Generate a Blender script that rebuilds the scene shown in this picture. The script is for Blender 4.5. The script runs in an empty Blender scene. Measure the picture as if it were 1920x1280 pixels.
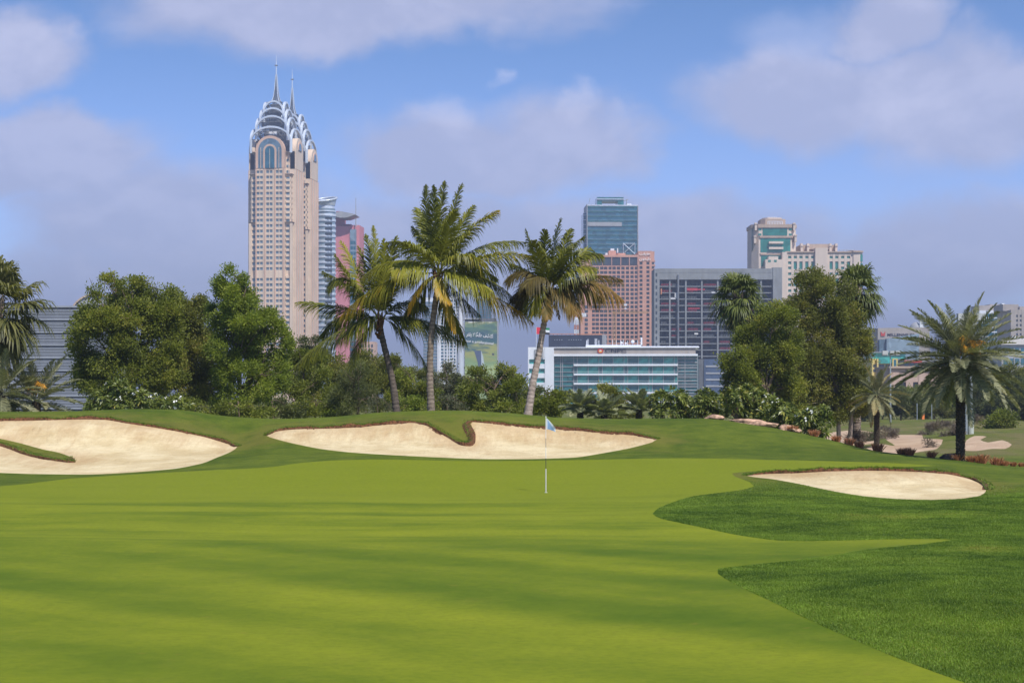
import bpy, bmesh, math, random
import numpy as np
from mathutils import Vector, Matrix
from mathutils.geometry import delaunay_2d_cdt

# ------------------------------------------------------------------ camera, sky, sun, exposure
F, V0, ZC = 3400.0, 745.0, 2.76          # focal length in photo pixels, horizon row, eye height
sc = bpy.context.scene
cd = bpy.data.cameras.new("camera"); cam = bpy.data.objects.new("camera", cd)
sc.collection.objects.link(cam); sc.camera = cam
cd.sensor_width = 36; cd.lens = F / 1920 * 36; cd.shift_y = (V0 - 640) / 1920
cd.clip_start = 0.5; cd.clip_end = 30000
cam.location = (0, 0, ZC); cam.rotation_euler = (math.radians(90), 0, 0)
sc.view_settings.view_transform = 'Standard'; sc.view_settings.look = 'None'
sc.view_settings.exposure = 0.48; sc.view_settings.gamma = 1
SUN_EL, SUN_A = math.radians(54), math.radians(57)   # elevation; angle from +X towards the camera side
SUN_POWER, SKY_POWER = 4.1, 0.085
sunv = Vector((math.cos(SUN_EL) * math.cos(SUN_A), -math.cos(SUN_EL) * math.sin(SUN_A), math.sin(SUN_EL)))
sl = bpy.data.lights.new("sun", 'SUN'); sl.energy = SUN_POWER; sl.angle = math.radians(0.5); sl.color = (1, 0.955, 0.88)
so = bpy.data.objects.new("sun", sl); sc.collection.objects.link(so)
so.rotation_euler = sunv.to_track_quat('Z', 'Y').to_euler(); so.location = (60, -40, 120)

def N(nt, typ, ins=None, **props):
    n = nt.nodes.new(typ)
    for k, v in props.items(): setattr(n, k, v)
    for k, v in (ins or {}).items():
        s = n.inputs[k]
        if isinstance(v, bpy.types.NodeSocket): nt.links.new(v, s)
        else: s.default_value = v
    return n
def M(nt, op, a, b=0.0, c=0.0, clamp=False):
    return N(nt, 'ShaderNodeMath', {0: a, 1: b, 2: c}, operation=op, use_clamp=clamp).outputs[0]
def SS(nt, x, lo, hi):      # smoothstep
    return N(nt, 'ShaderNodeMapRange', {'Value': x, 'From Min': lo, 'From Max': hi}, interpolation_type='SMOOTHSTEP').outputs['Result']
def MIX(nt, fac, a, b, blend='MIX'):
    n = nt.nodes.new('ShaderNodeMix'); n.data_type = 'RGBA'; n.blend_type = blend
    for i, v in ((0, fac), (6, a), (7, b)):
        if isinstance(v, bpy.types.NodeSocket): nt.links.new(v, n.inputs[i])
        else: n.inputs[i].default_value = v if i == 0 or len(v) == 4 else (*v, 1)
    return n.outputs[2]
def NOISE(nt, vec, scale, detail=4, rough=0.55, dist=0.0):
    n = N(nt, 'ShaderNodeTexNoise', {'Scale': scale, 'Detail': detail, 'Roughness': rough, 'Distortion': dist})
    if vec is not None: nt.links.new(vec, n.inputs['Vector'])
    return n.outputs['Fac']
def VSCALE(nt, vec, s):
    return N(nt, 'ShaderNodeVectorMath', {0: vec, 1: s}, operation='MULTIPLY').outputs[0]

def build_world():
    w = bpy.data.worlds.new("World"); sc.world = w; w.use_nodes = True
    nt = w.node_tree; nt.nodes.clear()
    sky = N(nt, 'ShaderNodeTexSky', sky_type='NISHITA'); sky.sun_disc = False
    sky.sun_elevation = SUN_EL; sky.sun_rotation = math.pi / 2 + SUN_A
    sky.air_density = 1.0; sky.dust_density = 0.6; sky.ozone_density = 2.0; sky.altitude = 10
    g = N(nt, 'ShaderNodeTexCoord').outputs['Generated']
    s = N(nt, 'ShaderNodeSeparateXYZ', {0: g})
    ya = M(nt, 'MAXIMUM', M(nt, 'ABSOLUTE', s.outputs[1]), 0.05)
    px = M(nt, 'DIVIDE', s.outputs[0], ya); pz = M(nt, 'DIVIDE', s.outputs[2], ya)
    p = N(nt, 'ShaderNodeCombineXYZ', {0: px, 1: pz, 2: 0.0}).outputs[0]
    # wind-torn edges: the direction is warped by noise before the cloud bodies are measured
    wn = N(nt, 'ShaderNodeTexNoise', {'Vector': p, 'Scale': 11.0, 'Detail': 6, 'Roughness': 0.62})
    wv = N(nt, 'ShaderNodeVectorMath', {0: wn.outputs['Color'], 1: (0.5, 0.5, 0.5)}, operation='SUBTRACT').outputs[0]
    pw = N(nt, 'ShaderNodeVectorMath', {0: VSCALE(nt, wv, (0.085, 0.05, 0)), 1: p}, operation='ADD').outputs[0]
    blobs = [(30, 90, 190, 120, .9), (640, 5, 560, 110, .85), (110, 290, 270, 110, .85), (330, 420, 420, 150, .8), (200, 560, 600, 170, .75),
             (850, 300, 330, 130, .75), (1080, 260, 190, 120, .8), (1500, 190, 300, 125, .85), (1790, 190, 270, 150, .9), (1660, 50, 140, 90, .8),
             (1270, 450, 520, 120, .8), (1800, 480, 420, 120, .8), (800, 480, 420, 150, .8), (1400, 620, 900, 150, .75), (850, 300, 300, 110, .95)]
    tot = None
    for (u, v, ru, rv, wt) in blobs:
        d = N(nt, 'ShaderNodeVectorMath', {0: pw, 1: ((u - 960) / F, (V0 - v) / F, 0)}, operation='SUBTRACT').outputs[0]
        d = VSCALE(nt, d, (F / ru, F / rv, 0))
        l = N(nt, 'ShaderNodeVectorMath', {0: d}, operation='LENGTH').outputs['Value']
        b = M(nt, 'MULTIPLY', SS(nt, l, 1.25, 0.25), wt)
        tot = b if tot is None else M(nt, 'MAXIMUM', tot, b)
    pn = VSCALE(nt, p, (1, 1.5, 1)); n2 = NOISE(nt, pn, 8.5, 8, 0.58, 0.25)
    pu = N(nt, 'ShaderNodeVectorMath', {0: pn, 1: (0.006, 0.016, 0)}, operation='ADD').outputs[0]; n3 = NOISE(nt, pu, 8.5, 8, 0.58, 0.25)
    dens = M(nt, 'ADD', M(nt, 'MULTIPLY', tot, 1.25), M(nt, 'MULTIPLY', M(nt, 'SUBTRACT', n2, 0.5), 1.5))
    mask = SS(nt, dens, 0.10, 0.92)
    lit = SS(nt, M(nt, 'SUBTRACT', n2, n3), -0.05, 0.10)
    caps = None
    for (u, v, ru, rv, wt) in [(1072, 190, 36, 48, .8), (1150, 212, 30, 30, .6), (825, 205, 70, 32, .45), (958, 148, 30, 15, .75), (1480, 60, 90, 60, .3), (1700, 200, 90, 70, .35), (60, 70, 110, 70, .35)]:
        d = N(nt, 'ShaderNodeVectorMath', {0: pw, 1: ((u - 960) / F, (V0 - v) / F, 0)}, operation='SUBTRACT').outputs[0]
        l = N(nt, 'ShaderNodeVectorMath', {0: VSCALE(nt, d, (F / ru, F / rv, 0))}, operation='LENGTH').outputs['Value']
        b = M(nt, 'MULTIPLY', SS(nt, l, 1.3, 0.3), wt)
        caps = b if caps is None else M(nt, 'MAXIMUM', caps, b)
    # clear-air colour: the physical sky, cooled; it lightens to lavender haze near the horizon
    el = SS(nt, s.outputs[2], 0.0, 0.24)
    tint = MIX(nt, el, (1.34, 1.46, 2.30, 1), (0.46, 0.70, 1.06, 1))
    clear = MIX(nt, 1.0, sky.outputs[0], tint, 'MULTIPLY')
    cl = MIX(nt, lit, (4.7, 4.95, 6.9, 1), (5.6, 5.75, 7.7, 1))
    col = MIX(nt, M(nt, 'MULTIPLY', mask, 0.80), clear, cl)
    col = MIX(nt, M(nt, 'MULTIPLY', caps, SS(nt, n2, 0.3, 0.6)), col, (7.0, 7.2, 9.4, 1))
    bg = N(nt, 'ShaderNodeBackground', {'Color': col, 'Strength': SKY_POWER})
    o = N(nt, 'ShaderNodeOutputWorld'); nt.links.new(bg.outputs[0], o.inputs[0])
build_world()

# ------------------------------------------------------------------ naming and linking helpers
COL = sc.collection
def link(name, data, parent=None, loc=(0, 0, 0), rz=0.0):
    o = bpy.data.objects.new(name, data); COL.objects.link(o)
    o.location = loc; o.rotation_euler = (0, 0, rz)
    if parent is not None: o.parent = parent
    return o
def tag(o, label=None, cat=None, group=None, kind=None):
    for k, v in (('label', label), ('category', cat), ('group', group), ('kind', kind)):
        if v: o[k] = v
    return o
def thing(name, label, cat, loc=(0, 0, 0), rz=0.0, group=None):
    return tag(link(name, None, None, loc, rz), label, cat, group)
def pt(u, v, Y): return Vector(((u - 960) / F * Y, Y, ZC - (v - V0) / F * Y))

def mesh_from(name, verts, faces, mat=None, smooth=False, attr=None):
    """verts (n,3) array, faces: list of arrays (m,k)"""
    me = bpy.data.meshes.new(name)
    verts = np.asarray(verts, dtype=np.float32).reshape(-1, 3)
    if isinstance(faces, np.ndarray): faces = [faces]
    faces = [f for f in faces if len(f)]
    me.vertices.add(len(verts)); me.vertices.foreach_set('co', verts.ravel())
    idx = np.concatenate([np.asarray(f, dtype=np.int32).ravel() for f in faces])
    tot = np.concatenate([np.full(len(f), np.asarray(f).shape[1], dtype=np.int32) for f in faces])
    st = np.concatenate([[0], np.cumsum(tot)[:-1]]).astype(np.int32)
    me.loops.add(len(idx)); me.loops.foreach_set('vertex_index', idx)
    me.polygons.add(len(tot)); me.polygons.foreach_set('loop_start', st); me.polygons.foreach_set('loop_total', tot)
    me.polygons.foreach_set('use_smooth', np.full(len(tot), bool(smooth)))
    me.update(calc_edges=True)
    if attr is not None:
        for an, av in attr.items():
            av = np.asarray(av, dtype=np.float32)
            if av.ndim == 1:
                a = me.attributes.new(an, 'FLOAT', 'POINT'); a.data.foreach_set('value', av)
            else:
                a = me.attributes.new(an, 'FLOAT_VECTOR', 'POINT'); a.data.foreach_set('vector', av.ravel())
    if mat is not None: me.materials.append(mat)
    return me

# ------------------------------------------------------------------ materials
MATS = {}
def new_mat(name):
    m = bpy.data.materials.new(name); m.use_nodes = True
    m.node_tree.nodes.clear(); MATS[name] = m
    return m, m.node_tree
def finish(nt, shader):
    o = N(nt, 'ShaderNodeOutputMaterial'); nt.links.new(shader, o.inputs[0])
def bump(nt, h, strength, dist):
    return N(nt, 'ShaderNodeBump', {'Height': h, 'Strength': strength, 'Distance': dist}).outputs[0]
def solid(name, col, rough=0.7, var=0.12, scale=0.3, metal=0.0, spec=0.3, streak=True, bmp=0.0):
    """a painted, rendered or metal surface: uneven tone, faint vertical weathering, optional grain"""
    if name in MATS: return MATS[name]
    m, nt = new_mat(name)
    tc = N(nt, 'ShaderNodeTexCoord').outputs['Object']
    n1 = NOISE(nt, tc, scale, 5, 0.6)
    if streak: n1 = M(nt, 'ADD', M(nt, 'MULTIPLY', n1, 0.6), M(nt, 'MULTIPLY', NOISE(nt, VSCALE(nt, tc, (1, 1, 0.08)), scale * 4, 3), 0.4))
    a = tuple(c * (1 - var * 1.6) for c in col); b = tuple(min(1, c * (1 + var * 1.6)) for c in col)
    c = MIX(nt, SS(nt, n1, 0.25, 0.75), a, b)
    p = N(nt, 'ShaderNodeBsdfPrincipled', {'Base Color': c, 'Roughness': rough, 'Metallic': metal, 'Specular IOR Level': spec})
    if bmp: nt.links.new(bump(nt, NOISE(nt, tc, scale * 14, 4), 0.6, bmp), p.inputs['Normal'])
    finish(nt, p.outputs[0]); return m
def glass(name, col, rough=0.08, var=0.25, scale=0.12):
    """facade glass: dark body, sky-mirroring coat, panes tilted a hair differently, blinds here and there"""
    if name in MATS: return MATS[name]
    m, nt = new_mat(name)
    tc = N(nt, 'ShaderNodeTexCoord').outputs['Object']
    vo = N(nt, 'ShaderNodeTexVoronoi', {'Vector': VSCALE(nt, tc, (scale * 2.2, scale, scale * 2.2)), 'Scale': 1.0, 'Randomness': 0.6})
    r = N(nt, 'ShaderNodeSeparateColor', {0: vo.outputs['Color']}).outputs[0]
    a = tuple(c * (1 - var) for c in col); b = tuple(min(1, c * (1 + var * 1.3)) for c in col)
    p = N(nt, 'ShaderNodeBsdfPrincipled', {'Base Color': MIX(nt, r, a, b), 'Roughness': rough, 'Specular IOR Level': 0.55})
    nt.links.new(bump(nt, NOISE(nt, tc, 0.35, 2), 0.12, 0.3), p.inputs['Normal'])
    finish(nt, p.outputs[0]); return m
def leafmat(name, dark, light, odd=None, trans=0.35, rough=0.55):
    """leaf blades: colour from the per-leaf 'tint' value (0 dark .. 1 light), 'odd' for dry or yellow leaves above 1"""
    if name in MATS: return MATS[name]
    m, nt = new_mat(name)
    t = N(nt, 'ShaderNodeAttribute', attribute_name='tint').outputs['Fac']
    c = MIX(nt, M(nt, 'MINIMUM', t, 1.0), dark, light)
    if odd is not None: c = MIX(nt, M(nt, 'SUBTRACT', t, 1.0, clamp=True), c, odd)
    p = N(nt, 'ShaderNodeBsdfPrincipled', {'Base Color': c, 'Roughness': rough, 'Specular IOR Level': 0.35})
    tr = N(nt, 'ShaderNodeBsdfTranslucent', {'Color': MIX(nt, 1.0, c, (1.25, 1.3, 0.55, 1), 'MULTIPLY')})
    mx = N(nt, 'ShaderNodeMixShader', {0: trans, 1: p.outputs[0], 2: tr.outputs[0]})
    finish(nt, mx.outputs[0]); return m

# ------------------------------------------------------------------ terrain
def pchip(xk, yk, x):
    xk = np.asarray(xk, float); yk = np.asarray(yk, float); h = np.diff(xk); d = np.diff(yk) / h
    m = np.zeros(len(xk)); m[0], m[-1] = d[0], d[-1]
    for i in range(1, len(xk) - 1):
        if d[i - 1] * d[i] > 0:
            w1, w2 = 2 * h[i] + h[i - 1], h[i] + 2 * h[i - 1]; m[i] = (w1 + w2) / (w1 / d[i - 1] + w2 / d[i])
    i = np.clip(np.searchsorted(xk, x) - 1, 0, len(xk) - 2); s = np.clip((x - xk[i]) / h[i], 0, 1)
    return (yk[i] * (1 + 2 * s) * (1 - s) ** 2 + h[i] * m[i] * s * (1 - s) ** 2 + yk[i + 1] * s * s * (3 - 2 * s) + h[i] * m[i + 1] * s * s * (s - 1))
# profile lines across the view: (u, distance, row)
LINES = [
 [(-9000, 17, 1290), (0, 17, 1290), (1500, 17, 1288), (1920, 17, 1284), (9000, 17, 1284)],
 [(-9000, 26, 1100), (0, 26, 1098), (1200, 26, 1100), (1920, 26, 1090), (9000, 26, 1090)],
 [(-9000, 37, 998), (0, 37, 997), (1200, 37, 1000), (1500, 36.5, 1000), (1920, 36, 993), (9000, 36, 993)],
 [(-9000, 52, 925), (0, 52, 925), (1030, 52.5, 925), (1225, 52, 925), (1400, 51, 921), (1560, 50, 926), (1700, 49.5, 938), (1850, 50, 932), (1920, 51, 925), (9000, 51, 925)],
 [(-9000, 62, 888), (0, 62, 889), (200, 62, 890), (330, 63, 880), (500, 64, 866), (700, 66, 855), (900, 66, 862), (1100, 66, 860), (1230, 63.5, 866), (1400, 58.5, 887), (1600, 57, 883), (1750, 57, 886), (1850, 57.5, 903), (1920, 58, 903), (9000, 58, 903)],
 [(-9000, 73, 790), (0, 73, 789), (150, 73, 786), (250, 73, 795), (380, 73, 818), (445, 73, 827), (520, 73, 808), (620, 73, 802), (775, 73, 793), (880, 73, 792), (1000, 73, 799), (1130, 72, 810), (1230, 71, 822), (1400, 67, 848), (1560, 64, 861), (1700, 63.5, 866), (1800, 63, 873), (1920, 63, 882), (9000, 63, 882)],
 [(-9000, 78, 772), (0, 78, 772), (150, 78, 770), (250, 78, 767), (330, 78, 768.5), (430, 78, 780), (520, 78, 783.5), (620, 78, 780), (720, 78, 772), (850, 78, 769), (960, 78, 773.5), (1060, 78, 782), (1200, 78, 785), (1320, 78, 785), (1400, 77, 795), (1480, 76, 808), (1560, 74, 825), (1640, 71, 844), (1720, 70, 853), (1800, 69, 861), (1920, 69, 872), (9000, 69, 872)]]
UG = np.concatenate([np.linspace(-9000, -1500, 26)[:-1], np.arange(-1500, 3400, 10.0), np.linspace(3400, 9000, 20)])
YG = np.exp(np.linspace(math.log(2.5), math.log(9000), 900))
def build_table():
    T = np.zeros((len(UG), len(YG))); Ls = []
    for L in LINES:
        a = np.array(L, float); Ls.append((pchip(a[:, 0], a[:, 1], UG), pchip(a[:, 0], a[:, 2], UG)))
    for i, u in enumerate(UG):
        yk, zk = [2.0, 10.0], [0.02, 0.04]
        wr = max(0.0, min(1.0, (u - 1400) / 80, (1880 - u) / 80))
        for q, (yy, vv) in enumerate(Ls):
            y_, z_ = yy[i], ZC - (vv[i] - V0) / F * yy[i]
            if q == 5:                                       # bunker floors lie flatter, their back faces stand steeper
                k = 0.40 if u < 1260 else 0.40 + 0.32 * min(1, (u - 1260) / 120)
                yk.append(yk[-1] + 0.72 * (y_ - yk[-1])); zk.append(zk[-1] + k * (z_ - zk[-1]))
            if q == 4:
                yk.append(yk[-1] + 0.62 * (y_ - yk[-1])); zk.append(zk[-1] + (0.62 - 0.27 * wr) * (z_ - zk[-1]))
            yk.append(y_); zk.append(z_)
        zc = zk[-1]
        yk += [yk[-1] + 5, 97, 150, 260, 700, 12000]; zk += [zc - 0.28 - 0.25 * max(0, zc), -0.33, -0.35, -0.38, -0.5, -0.6]
        T[i] = pchip(yk, zk, YG)
    X = (UG[:, None] - 960) / F * YG[None, :]; Y = np.broadcast_to(YG[None, :], X.shape)
    near = 1 / (1 + np.exp((Y - 58) / 2.5))
    T += near * (0.045 * np.exp(-((Y - 31.5 + 0.35 * X) / 2.0) ** 2) + 0.05 * np.exp(-((Y - 40.5 + 0.22 * X) / 2.6) ** 2) + 0.045 * np.exp(-((Y - 47 - 0.1 * X) / 1.8) ** 2) + 0.02 * np.sin(X * 0.55 + Y * 0.21) * np.sin(Y * 0.4 - X * 0.13))
    T += 0.035 * np.sin(X * 0.37 + 1.3) * np.sin(Y * 0.29 + X * 0.2) * (Y > 60) * np.clip((Y - 60) / 10, 0, 1) * np.clip((300 - Y) / 100, 0, 1)
    # gentle mounds of rough at the near right and the far fairway
    def mound(u, v, Y0, rx, ry, h):
        x0 = (u - 960) / F * Y0
        return h * np.exp(-(((X - x0) / rx) ** 2 + ((Y - Y0) / ry) ** 2))
    T += mound(1880, 0, 24, 2.6, 4.0, 0.22) + mound(1560, 0, 42.5, 3.4, 2.6, 0.12) + mound(1900, 0, 44, 3.0, 2.2, 0.20)
    T += mound(1905, 0, 112, 7, 14, 0.9) + mound(1760, 0, 190, 10, 22, 0.5) + mound(1860, 0, 185, 8, 26, 0.5)
    return T
TT = build_table()
def hz(u, Y):
    u = np.asarray(u, float); Y = np.asarray(Y, float)
    iu = np.clip(np.searchsorted(UG, u) - 1, 0, len(UG) - 2); fu = np.clip((u - UG[iu]) / (UG[iu + 1] - UG[iu]), 0, 1)
    iy = np.clip(np.searchsorted(YG, Y) - 1, 0, len(YG) - 2); fy = np.clip((Y - YG[iy]) / (YG[iy + 1] - YG[iy]), 0, 1)
    return (TT[iu, iy] * (1 - fu) * (1 - fy) + TT[iu + 1, iy] * fu * (1 - fy) + TT[iu, iy + 1] * (1 - fu) * fy + TT[iu + 1, iy + 1] * fu * fy)
def gz(x, y): return float(hz(960 + F * x / y, y))
def rayY(u, v, y0=4.0, y1=400.0):
    ys = np.exp(np.linspace(math.log(y0), math.log(y1), 1500)); vv = V0 + F * (ZC - hz(np.full_like(ys, u), ys)) / ys
    k = np.argmax(vv <= v)
    if k == 0: return y0 if vv[0] <= v else y1
    t = (vv[k - 1] - v) / (vv[k - 1] - vv[k] + 1e-9)
    return ys[k - 1] + t * (ys[k] - ys[k - 1])
def ground(u, v, y0=4.0, y1=400.0):
    Y = rayY(u, v, y0, y1); return Vector(((u - 960) / F * Y, Y, float(hz(u, Y))))
def stand(u, Y):
    return Vector(((u - 960) / F * Y, Y, float(hz(u, Y))))

def smooth_poly(pts, step=7.0, closed=True):
    """Catmull-Rom through the points, resampled"""
    p = [np.array(q, float) for q in pts]; n = len(p); out = []
    rng = range(n) if closed else range(n - 1)
    for i in rng:
        a, b, c, d = (p[(i - 1) % n], p[i], p[(i + 1) % n], p[(i + 2) % n]) if closed else (p[max(i - 1, 0)], p[i], p[i + 1], p[min(i + 2, n - 1)])
        k = max(1, int(np.linalg.norm(c - b) / step))
        for j in range(k):
            t = j / k
            out.append(b + (c - b) * t + 0.7 * (t * (1 - t) ** 2 * ((c - a) * 0.5 - (c - b)) - t * t * (1 - t) * ((d - b) * 0.5 - (c - b))))
    if not closed: out.append(p[-1])
    return out
BUNKERS = [
 [(-160, 794), (-60, 791), (0, 789), (60, 788), (150, 786), (200, 787), (250, 795), (320, 806), (380, 818), (425, 831), (445, 837), (432, 847), (405, 858), (380, 868), (330, 878), (250, 885), (170, 889), (60, 888), (0, 886), (-160, 882),
  (-160, 826), (-60, 826), (0, 835), (30, 846), (60, 856), (100, 863), (130, 867), (141, 866), (134, 857), (110, 848), (80, 842), (40, 831), (0, 822), (-60, 812), (-160, 806)],
 [(500, 816), (520, 808), (560, 804), (620, 803), (680, 800), (730, 795), (775, 792), (800, 797), (828, 812), (848, 825), (864, 834), (882, 836), (890, 829), (887, 812), (880, 797), (886, 791), (920, 793), (980, 799), (1060, 805), (1130, 811), (1190, 816), (1232, 823), (1222, 829), (1180, 840), (1120, 851), (1080, 857), (1000, 860), (900, 860), (820, 857), (740, 853), (660, 848), (600, 841), (550, 831), (515, 822)],
 [(1400, 891), (1440, 888), (1500, 886), (1560, 883), (1640, 882), (1720, 884), (1780, 889), (1820, 898), (1843, 908), (1850, 918), (1838, 929), (1800, 935), (1740, 937), (1680, 935), (1620, 930), (1560, 920), (1500, 907), (1450, 898), (1415, 894)]]
BUNKER_Y = [(56, 90), (56, 90), (44, 66)]
BACK = [(0, 10), (0, 21), (0, 9)]           # index range of each bunker's back lip
LIP2 = [(20, 28), None, None]               # the lip of the grass tongue inside the left bunker
GREEN = [(-900, 930), (-300, 922), (0, 911), (130, 897), (250, 889), (400, 881), (500, 876), (560, 868), (620, 863), (720, 861), (900, 864), (1080, 862), (1230, 859), (1330, 859), (1450, 862), (1560, 864), (1680, 868), (1750, 873), (1640, 876), (1560, 877.5), (1480, 880), (1400, 884), (1372, 887), (1378, 893), (1405, 903), (1414, 911), (1385, 919), (1300, 930), (1260, 942), (1232, 954), (1224, 963), (1240, 972), (1300, 985), (1380, 1002), (1450, 1012), (1520, 1014), (1700, 1010), (1785, 1011), (1740, 1019), (1620, 1031), (1560, 1042), (1450, 1055), (1380, 1062), (1346, 1067), (1346, 1075), (1380, 1096), (1440, 1124), (1540, 1172), (1680, 1232), (1800, 1276), (1900, 1310), (2300, 1450), (2300, 1640), (-900, 1640)]
WASTE = [[(1655, 817), (1729, 815), (1731, 822), (1768, 824), (1757, 841), (1734, 845), (1700, 850), (1656, 848), (1625, 840), (1650, 832), (1678, 835)],
         [(1806, 843), (1812, 825), (1827, 817), (1850, 818), (1838, 824), (1852, 829), (1880, 825), (1897, 833), (1885, 841), (1860, 841), (1830, 845)],
         [(1530, 815), (1600, 806), (1643, 812), (1640, 830), (1600, 834), (1560, 826)]]
def unproject(poly, yr):
    return [(u, rayY(u, v, *yr)) for (u, v) in poly]
cu = lambda u: u / 10.0
cy = lambda Y: math.log(Y) * 60.0
def inpoly(px, py, poly):
    x = np.array([p[0] for p in poly]); y = np.array([p[1] for p in poly]); r = np.zeros(len(px), bool)
    j = len(x) - 1
    for i in range(len(x)):
        c = (y[i] > py) != (y[j] > py)
        with np.errstate(divide='ignore', invalid='ignore'):
            r ^= c & (px < (x[j] - x[i]) * (py - y[i]) / (y[j] - y[i]) + x[i])
        j = i
    return r
SP_B = [smooth_poly(b, 7) for b in BUNKERS]
REG = []                                     # regions in the (direction, distance) plane
for b, yr in zip(SP_B, BUNKER_Y): REG.append(('bunker', unproject(b, yr)))
gp = unproject(smooth_poly(GREEN, 9), (6, 90)); REG.append(('green', gp))
for wpoly in WASTE: REG.append(('waste', unproject(smooth_poly(wpoly, 7), (86, 300))))
def build_ground():
    us = np.concatenate([np.linspace(-9000, -1400, 14), np.arange(-1300, -100, 60), np.arange(-100, 2021, 11), np.arange(2060, 3300, 60), np.linspace(3400, 9000, 12)])
    ys = np.concatenate([np.exp(np.linspace(math.log(2.5), math.log(15), 10))[:-1], np.exp(np.linspace(math.log(15), math.log(58), 75))[:-1], np.linspace(58, 84, 62)[:-1], np.linspace(84, 130, 24)[:-1], np.exp(np.linspace(math.log(130), math.log(300), 22))[:-1], np.exp(np.linspace(math.log(300), math.log(9000), 14))])
    rnd = np.random.RandomState(3)
    U, Yv = np.meshgrid(us, ys); U = U.ravel(); Yv = Yv.ravel()
    co = [Vector((cu(u) , cy(y))) for u, y in zip(U, Yv)]
    edges = []
    for (_, poly) in REG:
        s = len(co); k = len(poly)
        co += [Vector((cu(u), cy(y))) for (u, y) in poly]
        edges += [(s + i, s + (i + 1) % k) for i in range(k)]
    v, e, f, *_ = delaunay_2d_cdt(co, edges, [], 0, 1e-4)
    v = np.array([(p.x, p.y) for p in v]); f = np.array([t for t in f if len(t) == 3], dtype=np.int32)
    u = v[:, 0] * 10.0; Y = np.exp(v[:, 1] / 60.0)
    z = hz(u, Y); X = (u - 960) / F * Y
    P = np.stack([X, Y, z], 1)
    c = v[f].mean(1)
    a = (v[f[:, 1]] - v[f[:, 0]]); b = (v[f[:, 2]] - v[f[:, 0]]); flip = (a[:, 0] * b[:, 1] - a[:, 1] * b[:, 0]) < 0
    f[flip] = f[flip][:, ::-1]
    region = np.full(len(f), -1)
    for i, (kind, poly) in enumerate(REG):
        region[inpoly(c[:, 0], c[:, 1], [(cu(a_), cy(b_)) for a_, b_ in poly])] = i
    return P, f, region
GP, GF, GR = build_ground()

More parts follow.
